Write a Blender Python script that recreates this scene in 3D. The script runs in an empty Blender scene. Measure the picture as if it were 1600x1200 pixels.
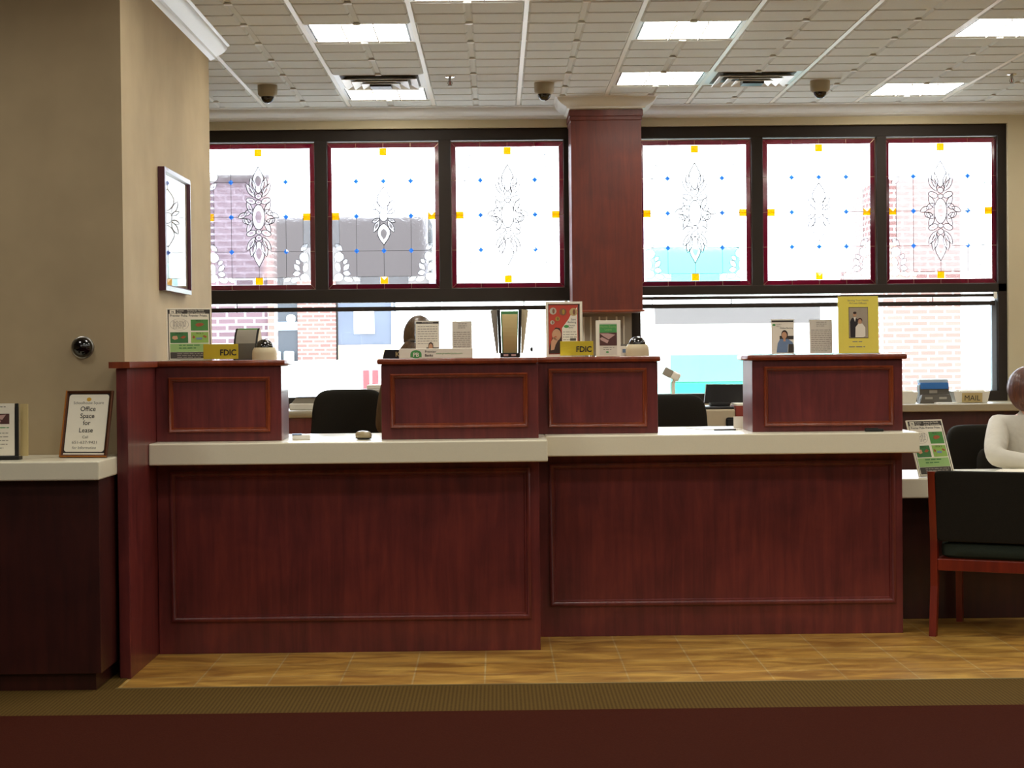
import bpy, bmesh, math, random
from mathutils import Matrix, Vector
random.seed(7)
PI = math.pi
SC = bpy.context.scene
COL = SC.collection

# ------------------------------------------------------------------ camera
FPX = 2914.4                      # focal length in pixels of the 1600 wide frame
EYE = 1.3798
cd = bpy.data.cameras.new('camera')
cam = bpy.data.objects.new('camera', cd)
COL.objects.link(cam)
cd.sensor_fit = 'HORIZONTAL'
cd.sensor_width = 36.0
cd.lens = FPX / 1600 * 36
cd.clip_start = 0.1
cd.clip_end = 300


def cam_axes(yaw, pitch, roll):
    y, q, r = map(math.radians, (yaw, pitch, roll))
    fw = Vector((math.sin(y) * math.cos(q), math.cos(y) * math.cos(q), math.sin(q)))
    rt = Vector((math.cos(y), -math.sin(y), 0))
    up = rt.cross(fw)
    return rt * math.cos(r) + up * math.sin(r), up * math.cos(r) - rt * math.sin(r), fw


_R, _U, _F = cam_axes(0.4484, -0.9262, -0.5656)
m = Matrix((_R, _U, -_F)).transposed().to_4x4()
m.translation = (0, 0, EYE)
cam.matrix_world = m
SC.camera = cam

# ------------------------------------------------------------------ world, sun, exposure
SKY_STRENGTH = 4.8
SUN_STRENGTH = 0.4
LAMP_STRENGTH = 5.3
w = bpy.data.worlds.new('daylight')
SC.world = w
w.use_nodes = True
nt = w.node_tree
nt.nodes['Background'].inputs[0].default_value = (0.85, 0.965, 1.07, 1)
nt.nodes['Background'].inputs[1].default_value = SKY_STRENGTH
sd = bpy.data.lights.new('sun', 'SUN')
sd.energy = SUN_STRENGTH
sd.angle = 0.01
sd.color = (1.0, 0.96, 0.9)
sun = bpy.data.objects.new('sun', sd)
COL.objects.link(sun)
sun.location = (10, -10, 30)
sun.rotation_euler = Vector((-0.35, 0.55, -0.75)).to_track_quat('-Z', 'Y').to_euler()
SC.view_settings.view_transform = 'Standard'
SC.view_settings.look = 'None'
SC.view_settings.exposure = 1.75
SC.view_settings.gamma = 1.0
SC.view_settings.use_curve_mapping = False
try:
    SC.cycles.use_denoising = True
    SC.cycles.max_bounces = 12
    SC.cycles.transparent_max_bounces = 24
    SC.cycles.sample_clamp_indirect = 6.0
except Exception:
    pass


# ------------------------------------------------------------------ materials
def hexc(h):
    h = h.lstrip('#')
    o = []
    for i in (0, 2, 4):
        c = int(h[i:i + 2], 16) / 255
        o.append(c / 12.92 if c <= 0.04045 else ((c + 0.055) / 1.055) ** 2.4)
    return (*o, 1)


MATS = {}


def base_mat(name):
    mt = bpy.data.materials.new(name)
    mt.use_nodes = True
    n = mt.node_tree.nodes
    return mt, mt.node_tree, n['Principled BSDF']


def link(t, a, b):
    t.links.new(a, b)


def plain(name, col, rough=0.5, metal=0.0, spec=0.5, var=0.06, scale=30, coat=0.0, bump=0.0, deep=0.004):
    """A surface of one colour with a faint procedural mottle."""
    mt, t, p = base_mat(name)
    tc = t.nodes.new('ShaderNodeTexCoord')
    nz = t.nodes.new('ShaderNodeTexNoise')
    nz.inputs['Scale'].default_value = scale
    nz.inputs['Detail'].default_value = 3
    link(t, tc.outputs['Object'], nz.inputs['Vector'])
    mx = t.nodes.new('ShaderNodeMixRGB')
    c = hexc(col)
    mx.inputs[1].default_value = (*[x * (1 - var) for x in c[:3]], 1)
    mx.inputs[2].default_value = (*[min(1, x * (1 + var)) for x in c[:3]], 1)
    link(t, nz.outputs['Fac'], mx.inputs[0])
    link(t, mx.outputs[0], p.inputs['Base Color'])
    p.inputs['Roughness'].default_value = rough
    p.inputs['Metallic'].default_value = metal
    p.inputs['Specular IOR Level'].default_value = spec
    p.inputs['Coat Weight'].default_value = coat
    p.inputs['Coat Roughness'].default_value = 0.12
    if bump:
        b = t.nodes.new('ShaderNodeBump')
        b.inputs['Strength'].default_value = bump
        b.inputs['Distance'].default_value = deep
        link(t, nz.outputs['Fac'], b.inputs['Height'])
        link(t, b.outputs[0], p.inputs['Normal'])
    MATS[name] = mt
    return mt


def wood(name, c1, c2, c3, rough=0.38, stretch=(26, 26, 2.2), coat=0.25):
    mt, t, p = base_mat(name)
    tc = t.nodes.new('ShaderNodeTexCoord')
    mp = t.nodes.new('ShaderNodeMapping')
    mp.inputs['Scale'].default_value = stretch
    link(t, tc.outputs['Object'], mp.inputs['Vector'])
    n1 = t.nodes.new('ShaderNodeTexNoise')
    n1.inputs['Scale'].default_value = 1.0
    n1.inputs['Detail'].default_value = 6
    n1.inputs['Roughness'].default_value = 0.6
    n1.inputs['Distortion'].default_value = 0.6
    link(t, mp.outputs[0], n1.inputs['Vector'])
    n2 = t.nodes.new('ShaderNodeTexNoise')
    n2.inputs['Scale'].default_value = 3.2
    n2.inputs['Detail'].default_value = 4
    n2.inputs['Distortion'].default_value = 1.0
    link(t, tc.outputs['Object'], n2.inputs['Vector'])
    r = t.nodes.new('ShaderNodeValToRGB')
    r.color_ramp.elements[0].position = 0.3
    r.color_ramp.elements[0].color = hexc(c1)
    r.color_ramp.elements[1].position = 0.72
    r.color_ramp.elements[1].color = hexc(c3)
    e = r.color_ramp.elements.new(0.52)
    e.color = hexc(c2)
    ad = t.nodes.new('ShaderNodeMath')
    ad.operation = 'MULTIPLY_ADD'
    ad.inputs[1].default_value = 0.45
    link(t, n2.outputs['Fac'], ad.inputs[0])
    ml = t.nodes.new('ShaderNodeMath')
    ml.operation = 'MULTIPLY'
    ml.inputs[1].default_value = 0.58
    link(t, n1.outputs['Fac'], ml.inputs[0])
    link(t, ml.outputs[0], ad.inputs[2])
    link(t, ad.outputs[0], r.inputs[0])
    link(t, r.outputs[0], p.inputs['Base Color'])
    p.inputs['Roughness'].default_value = rough
    p.inputs['Coat Weight'].default_value = coat
    p.inputs['Coat Roughness'].default_value = 0.11
    MATS[name] = mt
    return mt


def glass(name, col, clear=0.9, haze=0.0, gloss=0.08, rough=0.02):
    """Thin pane: see-through, a little hazy, a little shiny."""
    mt = bpy.data.materials.new(name)
    mt.use_nodes = True
    t = mt.node_tree
    t.nodes.clear()
    out = t.nodes.new('ShaderNodeOutputMaterial')
    tr = t.nodes.new('ShaderNodeBsdfTransparent')
    tr.inputs[0].default_value = col
    tl = t.nodes.new('ShaderNodeBsdfTranslucent')
    tl.inputs[0].default_value = col
    gl = t.nodes.new('ShaderNodeBsdfGlossy')
    gl.inputs['Roughness'].default_value = rough
    m1 = t.nodes.new('ShaderNodeMixShader')
    tc = t.nodes.new('ShaderNodeTexCoord')
    nz = t.nodes.new('ShaderNodeTexNoise')
    nz.inputs['Scale'].default_value = 60
    nz.inputs['Distortion'].default_value = 2
    link(t, tc.outputs['Object'], nz.inputs['Vector'])
    mm = t.nodes.new('ShaderNodeMath')
    mm.operation = 'MULTIPLY'
    mm.inputs[1].default_value = haze * 2
    link(t, nz.outputs['Fac'], mm.inputs[0])
    link(t, mm.outputs[0], m1.inputs[0])
    link(t, tr.outputs[0], m1.inputs[1])
    link(t, tl.outputs[0], m1.inputs[2])
    m2 = t.nodes.new('ShaderNodeMixShader')
    lw = t.nodes.new('ShaderNodeFresnel')
    lw.inputs[0].default_value = 1.3 + gloss * 2
    link(t, lw.outputs[0], m2.inputs[0])
    link(t, m1.outputs[0], m2.inputs[1])
    link(t, gl.outputs[0], m2.inputs[2])
    link(t, m2.outputs[0], out.inputs[0])
    MATS[name] = mt
    return mt


def emit(name, col, strength):
    mt, t, p = base_mat(name)
    p.inputs['Base Color'].default_value = (0.9, 0.9, 0.85, 1)
    p.inputs['Emission Color'].default_value = col
    p.inputs['Emission Strength'].default_value = strength
    MATS[name] = mt
    return mt


def brick(name, c1, c2, mortar, bw, bh, mort=0.012, swap='XZ', rough=0.8, offset=0.5, var=0.0, origin=(0, 0, 0)):
    mt, t, p = base_mat(name)
    tc = t.nodes.new('ShaderNodeTexCoord')
    mp = t.nodes.new('ShaderNodeMapping')
    mp.inputs['Location'].default_value = origin
    link(t, tc.outputs['Object'], mp.inputs['Vector'])
    vec = mp.outputs[0]
    if swap == 'XZ':
        sp = t.nodes.new('ShaderNodeSeparateXYZ')
        cb = t.nodes.new('ShaderNodeCombineXYZ')
        link(t, vec, sp.inputs[0])
        sm = t.nodes.new('ShaderNodeMath')
        link(t, sp.outputs[0], sm.inputs[0])
        link(t, sp.outputs[1], sm.inputs[1])
        link(t, sm.outputs[0], cb.inputs[0])
        link(t, sp.outputs[2], cb.inputs[1])
        vec = cb.outputs[0]
    b = t.nodes.new('ShaderNodeTexBrick')
    b.offset = offset
    b.inputs['Scale'].default_value = 1.0
    b.inputs['Brick Width'].default_value = bw
    b.inputs['Row Height'].default_value = bh
    b.inputs['Mortar Size'].default_value = mort
    b.inputs['Mortar Smooth'].default_value = 0.1
    b.inputs['Color1'].default_value = hexc(c1)
    b.inputs['Color2'].default_value = hexc(c2)
    b.inputs['Mortar'].default_value = hexc(mortar)
    link(t, vec, b.inputs['Vector'])
    col = b.outputs['Color']
    if var:
        nz = t.nodes.new('ShaderNodeTexNoise')
        nz.inputs['Scale'].default_value = 1
        nz.inputs['Detail'].default_value = 5
        nz.inputs['Distortion'].default_value = 0.8
        mp2 = t.nodes.new('ShaderNodeMapping')
        mp2.inputs['Scale'].default_value = (3.5, 9, 6)
        link(t, tc.outputs['Object'], mp2.inputs['Vector'])
        link(t, mp2.outputs[0], nz.inputs['Vector'])
        rp = t.nodes.new('ShaderNodeValToRGB')
        rp.color_ramp.elements[0].position = 0.35
        rp.color_ramp.elements[0].color = (1 - var, 1 - var * 1.15, 1 - var * 1.25, 1)
        rp.color_ramp.elements[1].position = 0.7
        rp.color_ramp.elements[1].color = (1, 1, 1, 1)
        link(t, nz.outputs['Fac'], rp.inputs[0])
        mx = t.nodes.new('ShaderNodeMixRGB')
        mx.blend_type = 'MULTIPLY'
        mx.inputs[0].default_value = 1
        link(t, col, mx.inputs[1])
        link(t, rp.outputs[0], mx.inputs[2])
        col = mx.outputs[0]
    link(t, col, p.inputs['Base Color'])
    p.inputs['Roughness'].default_value = rough
    MATS[name] = mt
    return mt


def ribbed(name, c1, c2, period, rough=0.95):
    mt, t, p = base_mat(name)
    tc = t.nodes.new('ShaderNodeTexCoord')
    wv = t.nodes.new('ShaderNodeTexWave')
    wv.inputs['Scale'].default_value = 1 / period / 3.2
    wv.inputs['Distortion'].default_value = 0.6
    wv.inputs['Detail Scale'].default_value = 30
    link(t, tc.outputs['Object'], wv.inputs['Vector'])
    nz = t.nodes.new('ShaderNodeTexNoise')
    nz.inputs['Scale'].default_value = 160
    link(t, tc.outputs['Object'], nz.inputs['Vector'])
    ad = t.nodes.new('ShaderNodeMath')
    ad.operation = 'MULTIPLY_ADD'
    ad.inputs[1].default_value = 0.5
    link(t, nz.outputs['Fac'], ad.inputs[0])
    ml = t.nodes.new('ShaderNodeMath')
    ml.operation = 'MULTIPLY'
    ml.inputs[1].default_value = 0.5
    link(t, wv.outputs['Fac'], ml.inputs[0])
    link(t, ml.outputs[0], ad.inputs[2])
    mx = t.nodes.new('ShaderNodeMixRGB')
    mx.inputs[1].default_value = hexc(c1)
    mx.inputs[2].default_value = hexc(c2)
    link(t, ad.outputs[0], mx.inputs[0])
    link(t, mx.outputs[0], p.inputs['Base Color'])
    p.inputs['Roughness'].default_value = rough
    p.inputs['Specular IOR Level'].default_value = 0.1
    MATS[name] = mt
    return mt


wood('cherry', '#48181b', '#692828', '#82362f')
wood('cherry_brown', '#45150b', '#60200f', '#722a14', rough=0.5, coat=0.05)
wood('cherry_lit', '#5c2214', '#7e3519', '#96461f', rough=0.32)  # cherry turned more orange: reflections and light from above put into the colour
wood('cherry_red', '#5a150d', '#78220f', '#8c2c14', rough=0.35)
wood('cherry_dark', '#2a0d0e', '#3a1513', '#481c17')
plain('paint_tan', '#b3a080', 0.85, spec=0.2, var=0.16, scale=3.5)
plain('paint_pale', '#c2b698', 0.8, spec=0.2, var=0.08, scale=3.5)
plain('pier_grey', '#a39a8c', 0.6, var=0.04)
plain('white_trim', '#e4e7e8', 0.35, var=0.02)
plain('tile_white', '#d6dad8', 0.9, spec=0.1, var=0.05, scale=140)
plain('bar_white', '#efefe9', 0.4, var=0.02)
plain('counter_cream_shaded', '#a0967e', 0.3, var=0.03, scale=200)  # counter cream darkened: shade on the window counters put into the colour
plain('counter_cream', '#f0ead2', 0.22, var=0.035, scale=220)
brick('floor_tile', '#cc9b46', '#d6aa54', '#dcc080', 0.3048, 0.3048, mort=0.0035, swap='XY', rough=0.4, offset=0.0, var=0.55,
      origin=(0.3706, 0.0204 - 8.0512 + 0.3048 * 26, 0))
plain('carpet_brown', '#401b11', 1.0, spec=0.05, var=0.32, scale=170, bump=0.5)
ribbed('carpet_rib', '#402e12', '#6b5428', 0.016)
plain('metal_strip', '#b9a877', 0.35, metal=0.7)
plain('frame_black', '#2f2823', 0.6, spec=0.2, var=0.05)
plain('black_plastic', '#141312', 0.4)
plain('rubber', '#0d0d0d', 0.8)
plain('dark_fabric', '#23211c', 0.9, spec=0.15, var=0.35, scale=400, bump=0.3)
plain('seat_fabric', '#2d362f', 0.9, spec=0.15, var=0.35, scale=400, bump=0.3)
plain('chrome', '#d8d8d6', 0.12, metal=1.0, var=0.0)
plain('brushed', '#a9a7a1', 0.35, metal=1.0, var=0.03)
plain('cam_body', '#a79c82', 0.5, var=0.02)
plain('cam_beige', '#d2c3a0', 0.5, var=0.02)
plain('cam_dome', '#050507', 0.04, spec=0.9, var=0.0)
plain('paper', '#efe8d6', 0.7, var=0.02)
plain('paper_grey', '#dad3c3', 0.7, var=0.05, scale=80)
plain('paper_white', '#f2f0ea', 0.6, var=0.01)
plain('ink', '#2c2624', 0.7, var=0.0)
plain('ink_soft', '#8d857a', 0.7, var=0.1)
plain('ink_green', '#4c9a50', 0.6, var=0.05)
plain('green_mid', '#4a8a3e', 0.6, var=0.12)
plain('green_deep', '#39733a', 0.6, var=0.15)
plain('green_lime', '#8fb455', 0.6, var=0.1)
plain('green_pale', '#93b870', 0.6, var=0.05)
plain('charcoal', '#3b352f', 0.6, var=0.1)
plain('steak', '#9c5029', 0.6, var=0.3, scale=90)
plain('blue_soft', '#7088a8', 0.6, var=0.1)
plain('blue_strong', '#2f6fb5', 0.5, var=0.06)
plain('skin_print', '#c99a76', 0.7, var=0.08)
plain('hair_print', '#3c2a20', 0.7, var=0.2)
plain('red_print', '#c04430', 0.55, var=0.12)
plain('coin_silver', '#b9b4a0', 0.5, var=0.2, scale=60)
plain('coin_copper', '#84583f', 0.5, var=0.2, scale=60)
plain('coin_gold', '#a98b35', 0.5, var=0.2, scale=60)
plain('fdic_gold', '#cdb42c', 0.4, var=0.05)
plain('poster_yellow', '#f0df5c', 0.65, var=0.03)
plain('photo_grey', '#a99b87', 0.6, var=0.1)
plain('suit_print', '#2a2428', 0.7, var=0.1)
plain('sofa_dark', '#4c2f2c', 0.6, var=0.25, scale=40)
plain('chocolate', '#54302c', 0.6, var=0.3, scale=30)
plain('pink_soft', '#c09a92', 0.6, var=0.1)
plain('tan_sheet', '#c2ac76', 0.6, var=0.06)
plain('copper', '#c07a38', 0.3, metal=0.45, var=0.05)  # brighter copper, the gleam on the lease frame put into colour
plain('copper_dark', '#5a3520', 0.35, metal=0.6, var=0.05)
plain('gold_print', '#d9a62a', 0.5, var=0.05)
plain('purple_frame', '#4a1a2e', 0.35, var=0.05, coat=0.2)
plain('lead', '#2d2b2a', 0.45, metal=0.4, var=0.05)
plain('came_gold', '#8d7c66', 0.35, metal=0.8, var=0.05)
plain('white_plastic', '#e8e4d8', 0.4, var=0.02)
plain('grey_plastic', '#9b9588', 0.5, var=0.04)
plain('grey_dark', '#5c574f', 0.55, var=0.06)
plain('beige_machine', '#b3a488', 0.55, var=0.04)
plain('red_box', '#8c3526', 0.5, var=0.05)
plain('skin', '#d8a98a', 0.55, var=0.05)
wood('hair_auburn', '#2a130c', '#552b1a', '#87502f', rough=0.45, stretch=(150, 150, 9))
wood('hair_brown', '#22160d', '#46321f', '#6d5235', rough=0.45, stretch=(150, 150, 9))
plain('blouse_white', '#cbc6ba', 0.8, var=0.04, scale=7, bump=0.8, deep=0.03)
plain('slacks_dark', '#26242a', 0.85, var=0.1)
plain('jacket_brown', '#5f4a30', 0.85, var=0.2)
plain('lips', '#a8574e', 0.5, var=0.02)
plain('eye_white', '#efeae2', 0.3, var=0.0)
plain('iris', '#3a2a1e', 0.3, var=0.0)
plain('mouse_tan', '#a99a78', 0.3, var=0.05, coat=0.3)
plain('street_pale', '#b9b5ac', 0.9, var=0.05)
plain('car_white', '#f4f4f4', 0.25, var=0.0, coat=0.4)
plain('car_mint', '#52a8a4', 0.3, var=0.02, coat=0.3)
plain('car_mint_deep', '#1f8a68', 0.35, var=0.02)
plain('tail_red', '#7a3f46', 0.4, var=0.02)
plain('stucco_white', '#f0eee8', 0.9, var=0.02)
plain('stucco_grey', '#4c4745', 0.9, var=0.04)
plain('stucco_tan', '#8a7a62', 0.9, var=0.04)
plain('store_glass', '#434752', 0.5, spec=0.3, var=0.2, scale=2)
plain('store_dark', '#23262c', 0.4, var=0.2)
plain('store_trim', '#8e98a4', 0.5, var=0.03)
plain('chair_blue', '#a8bac6', 0.6, var=0.04)
plain('post_pink', '#c98f80', 0.7, var=0.04)
brick('brick_plum', '#452f35', '#4d373d', '#857c82', 0.215, 0.0762)
brick('brick_rose', '#633a34', '#6d453e', '#8a837d', 0.215, 0.0762)
brick('brick_pale', '#6c453d', '#744c44', '#aaa29d', 0.215, 0.0762)
glass('clear_glass', (0.97, 0.98, 0.98, 1), haze=0.0, gloss=0.05)


def rippled_glass(name, col, ior, rough, clear):
    """Wavy cathedral glass: blurs what stands behind it."""
    mt = bpy.data.materials.new(name)
    mt.use_nodes = True
    t = mt.node_tree
    t.nodes.clear()
    out = t.nodes.new('ShaderNodeOutputMaterial')
    rf = t.nodes.new('ShaderNodeBsdfRefraction')
    rf.inputs['Color'].default_value = col
    rf.inputs['Roughness'].default_value = rough
    rf.inputs['IOR'].default_value = ior
    tr = t.nodes.new('ShaderNodeBsdfTransparent')
    tr.inputs[0].default_value = col
    gl = t.nodes.new('ShaderNodeBsdfGlossy')
    gl.inputs['Roughness'].default_value = 0.1
    tc = t.nodes.new('ShaderNodeTexCoord')
    nz = t.nodes.new('ShaderNodeTexNoise')
    nz.inputs['Scale'].default_value = 45
    nz.inputs['Distortion'].default_value = 1.5
    link(t, tc.outputs['Object'], nz.inputs['Vector'])
    b = t.nodes.new('ShaderNodeBump')
    b.inputs['Strength'].default_value = 0.35
    b.inputs['Distance'].default_value = 0.004
    link(t, nz.outputs['Fac'], b.inputs['Height'])
    link(t, b.outputs[0], rf.inputs['Normal'])
    m1 = t.nodes.new('ShaderNodeMixShader')
    m1.inputs[0].default_value = clear
    link(t, rf.outputs[0], m1.inputs[1])
    link(t, tr.outputs[0], m1.inputs[2])
    m2 = t.nodes.new('ShaderNodeMixShader')
    m2.inputs[0].default_value = 0.03
    link(t, m1.outputs[0], m2.inputs[1])
    link(t, gl.outputs[0], m2.inputs[2])
    link(t, m2.outputs[0], out.inputs[0])
    MATS[name] = mt


rippled_glass('water_glass', (0.50, 0.475, 0.49, 1), 1.05, 0.28, 0.25)
glass('acrylic', (0.93, 0.94, 0.93, 1), haze=0.05, gloss=0.1)
glass('frosted_strip', (0.7, 0.71, 0.73, 1), haze=0.015, gloss=0.1)


def solid_glass(name, col, rough=0.02, ior=1.48):
    mt, t, p = base_mat(name)
    p.inputs['Base Color'].default_value = col
    p.inputs['Transmission Weight'].default_value = 1.0
    p.inputs['Roughness'].default_value = rough
    p.inputs['IOR'].default_value = ior
    MATS[name] = mt


glass('bevel_edge', (0.95, 0.95, 0.96, 1), haze=0.3, gloss=0.1, rough=0.05)


def jewel(name, col, glow):
    mt = bpy.data.materials.new(name)
    mt.use_nodes = True
    t = mt.node_tree
    t.nodes.clear()
    out = t.nodes.new('ShaderNodeOutputMaterial')
    tr = t.nodes.new('ShaderNodeBsdfTransparent')
    tr.inputs[0].default_value = col
    tl = t.nodes.new('ShaderNodeBsdfTranslucent')
    tl.inputs[0].default_value = glow
    gl = t.nodes.new('ShaderNodeBsdfGlossy')
    gl.inputs['Roughness'].default_value = 0.08
    m1 = t.nodes.new('ShaderNodeMixShader')
    m1.inputs[0].default_value = 0.45
    link(t, tr.outputs[0], m1.inputs[1])
    link(t, tl.outputs[0], m1.inputs[2])
    m2 = t.nodes.new('ShaderNodeMixShader')
    m2.inputs[0].default_value = 0.10
    link(t, m1.outputs[0], m2.inputs[1])
    link(t, gl.outputs[0], m2.inputs[2])
    link(t, m2.outputs[0], out.inputs[0])
    MATS[name] = mt


jewel('amber_glass', (0.36, 0.215, 0.005, 1), (0.75, 0.48, 0.012, 1))
jewel('blue_glass', (0.08, 0.3, 0.62, 1), (0.2, 0.5, 0.9, 1))
jewel('plum_glass', (0.13, 0.013, 0.036, 1), (0.12, 0.02, 0.045, 1))
emit('lamp_lens', (1.0, 0.965, 0.87, 1), LAMP_STRENGTH)


# ------------------------------------------------------------------ mesh builder
class MB:
    def __init__(s):
        s.v, s.f, s.mi, s.mats = [], [], [], []

    def mid(s, mat):
        if mat not in s.mats:
            s.mats.append(mat)
        return s.mats.index(mat)

    def add(s, vs, fs, mat, M=None):
        o = len(s.v)
        i = s.mid(mat)
        for q in vs:
            s.v.append(tuple(M @ Vector(q)) if M is not None else tuple(q))
        for fc in fs:
            s.f.append([o + k for k in fc])
            s.mi.append(i)
        return s

    def box(s, x0, x1, y0, y1, z0, z1, mat, bev=0.0, M=None, seg=2):
        if bev <= 0:
            vs = [(x, y, z) for z in (z0, z1) for y in (y0, y1) for x in (x0, x1)]
            fs = [(0, 2, 3, 1), (4, 5, 7, 6), (0, 1, 5, 4), (2, 6, 7, 3), (0, 4, 6, 2), (1, 3, 7, 5)]
            return s.add(vs, fs, mat, M)
        bm = bmesh.new()
        bmesh.ops.create_cube(bm, size=1)
        for q in bm.verts:
            q.co = Vector(((x0 + x1) / 2 + q.co.x * (x1 - x0), (y0 + y1) / 2 + q.co.y * (y1 - y0), (z0 + z1) / 2 + q.co.z * (z1 - z0)))
        bmesh.ops.bevel(bm, geom=bm.edges[:], offset=bev, segments=seg, profile=0.5, affect='EDGES')
        bm.verts.ensure_lookup_table()
        bm.verts.index_update()
        s.add([q.co[:] for q in bm.verts], [[q.index for q in fc.verts] for fc in bm.faces], mat, M)
        bm.free()
        return s

    def cyl(s, a, b, r, mat, r2=None, n=16, cap=True, M=None):
        a, b = Vector(a), Vector(b)
        r2 = r if r2 is None else r2
        d = (b - a).normalized()
        u = d.orthogonal().normalized()
        v = d.cross(u)
        vs = []
        for c, rr in ((a, r), (b, r2)):
            for k in range(n):
                t = 2 * PI * k / n
                vs.append(c + u * math.cos(t) * rr + v * math.sin(t) * rr)
        fs = [(k, (k + 1) % n, n + (k + 1) % n, n + k) for k in range(n)]
        if cap:
            fs += [list(range(n))[::-1], list(range(n, 2 * n))]
        return s.add(vs, fs, mat, M)

    def tube(s, pts, r, mat, n=6, closed=False, M=None):
        pts = [Vector(q) for q in pts]
        N = len(pts)
        vs = []
        pu = None
        for i, q in enumerate(pts):
            if closed:
                d = pts[(i + 1) % N] - pts[i - 1]
            else:
                d = pts[min(i + 1, N - 1)] - pts[max(i - 1, 0)]
            d = d.normalized() if d.length > 1e-9 else Vector((0, 0, 1))
            u = d.orthogonal().normalized() if pu is None else (pu - d * pu.dot(d)).normalized()
            pu = u
            v = d.cross(u)
            for k in range(n):
                t = 2 * PI * k / n
                vs.append(q + u * math.cos(t) * r + v * math.sin(t) * r)
        fs = []
        for i in range(N if closed else N - 1):
            j = (i + 1) % N
            for k in range(n):
                fs.append((i * n + k, i * n + (k + 1) % n, j * n + (k + 1) % n, j * n + k))
        if not closed:
            fs += [list(range(n))[::-1], [(N - 1) * n + k for k in range(n)]]
        return s.add(vs, fs, mat, M)

    def lathe(s, prof, mat, n=24, M=None):
        vs, fs = [], []
        for r, z in prof:
            for k in range(n):
                t = 2 * PI * k / n
                vs.append((r * math.cos(t), r * math.sin(t), z))
        for i in range(len(prof) - 1):
            for k in range(n):
                fs.append((i * n + k, i * n + (k + 1) % n, (i + 1) * n + (k + 1) % n, (i + 1) * n + k))
        fs += [list(range(n))[::-1], [(len(prof) - 1) * n + k for k in range(n)]]
        return s.add(vs, fs, mat, M)

    def ball(s, c, r, mat, e1=1.0, e2=1.0, nu=20, nv=12, M=None, fn=None):
        def sp(x, e):
            return math.copysign(abs(x) ** e, x)
        vs, fs = [], []
        for j in range(nv + 1):
            ph = -PI / 2 + PI * j / nv
            for k in range(nu):
                t = 2 * PI * k / nu
                q = Vector((r[0] * sp(math.cos(ph), e1) * sp(math.cos(t), e2), r[1] * sp(math.cos(ph), e1) * sp(math.sin(t), e2), r[2] * sp(math.sin(ph), e1)))
                if fn:
                    q = Vector(fn(q))
                vs.append(q + Vector(c))
        for j in range(nv):
            for k in range(nu):
                fs.append((j * nu + k, j * nu + (k + 1) % nu, (j + 1) * nu + (k + 1) % nu, (j + 1) * nu + k))
        return s.add(vs, fs, mat, M)

    def prism(s, poly, y0, y1, mat, M=None):
        """poly: (x, z) outline, extruded along y."""
        n = len(poly)
        vs = [(x, y0, z) for x, z in poly] + [(x, y1, z) for x, z in poly]
        fs = [list(range(n)), list(range(n, 2 * n))[::-1]] + [(k, n + k, n + (k + 1) % n, (k + 1) % n) for k in range(n)]
        return s.add(vs, fs, mat, M)

    def flat(s, poly, y, mat, M=None):
        return s.add([(x, y, z) for x, z in poly], [list(range(len(poly)))], mat, M)

    def rect(s, x0, x1, z0, z1, y, mat, M=None):
        return s.flat([(x0, z0), (x1, z0), (x1, z1), (x0, z1)], y, mat, M)

    def disc(s, x, z, rx, rz, y, mat, n=20, M=None):
        return s.flat([(x + rx * math.cos(2 * PI * k / n), z + rz * math.sin(2 * PI * k / n)) for k in range(n)], y, mat, M)

    def ring(s, x0, x1, z0, z1, prof, mat, M=None):
        """Mitred frame in the xz plane; prof: closed list of (inset, y)."""
        n = len(prof)
        vs = []
        for cx, cz in ((0, 0), (1, 0), (1, 1), (0, 1)):
            for i, y in prof:
                vs.append(((x1 - i) if cx else (x0 + i), y, (z1 - i) if cz else (z0 + i)))
        fs = []
        for c in range(4):
            d = (c + 1) % 4
            for k in range(n):
                l = (k + 1) % n
                fs.append((c * n + k, d * n + k, d * n + l, c * n + l))
        return s.add(vs, fs, mat, M)

    def text(s, body, x, z, size, y, mat, align='CENTER', bold=0.0, sx=1.0, M=None):
        vs, fs = text_geo(body, align, bold)
        return s.add([(x + a * size * sx, y, z + b * size) for a, b in vs], fs, mat, M)

    def build(s, name, parent=None, smooth=False, loc=None, angle=40, **props):
        me = bpy.data.meshes.new(name)
        me.from_pydata(s.v, [], s.f)
        for q in s.mats:
            me.materials.append(MATS[q])
        me.polygons.foreach_set('material_index', s.mi)
        bm = bmesh.new()
        bm.from_mesh(me)
        bmesh.ops.recalc_face_normals(bm, faces=bm.faces)
        bm.to_mesh(me)
        bm.free()
        if smooth:
            me.polygons.foreach_set('use_smooth', [True] * len(me.polygons))
            me.set_sharp_from_angle(angle=math.radians(angle))
        o = bpy.data.objects.new(name, me)
        COL.objects.link(o)
        if parent:
            o.parent = parent
        if loc:
            o.location = loc
        for k, q in props.items():
            o[k] = q
        return o


_TXT = {}


def text_geo(body, align, bold):
    key = (body, align, bold)
    if key not in _TXT:
        cu = bpy.data.curves.new('txt', 'FONT')
        cu.body = body
        cu.align_x = align
        cu.size = 1
        cu.offset = bold
        cu.resolution_u = 3
        ob = bpy.data.objects.new('txt', cu)
        COL.objects.link(ob)
        dg = bpy.context.evaluated_depsgraph_get()
        me = bpy.data.meshes.new_from_object(ob.evaluated_get(dg))
        _TXT[key] = ([(q.co.x, q.co.y) for q in me.vertices], [list(q.vertices) for q in me.polygons])
        bpy.data.objects.remove(ob)
        bpy.data.meshes.remove(me)
        bpy.data.curves.remove(cu)
    return _TXT[key]


def thing(name, label, cat, loc=(0, 0, 0), rz=0.0, group=None, tilt=0.0):
    o = bpy.data.objects.new(name, None)
    COL.objects.link(o)
    o.empty_display_size = 0.05
    o.location = loc
    o.rotation_euler = (tilt, 0, rz)
    tag(o, label, cat, group)
    return o


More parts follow.
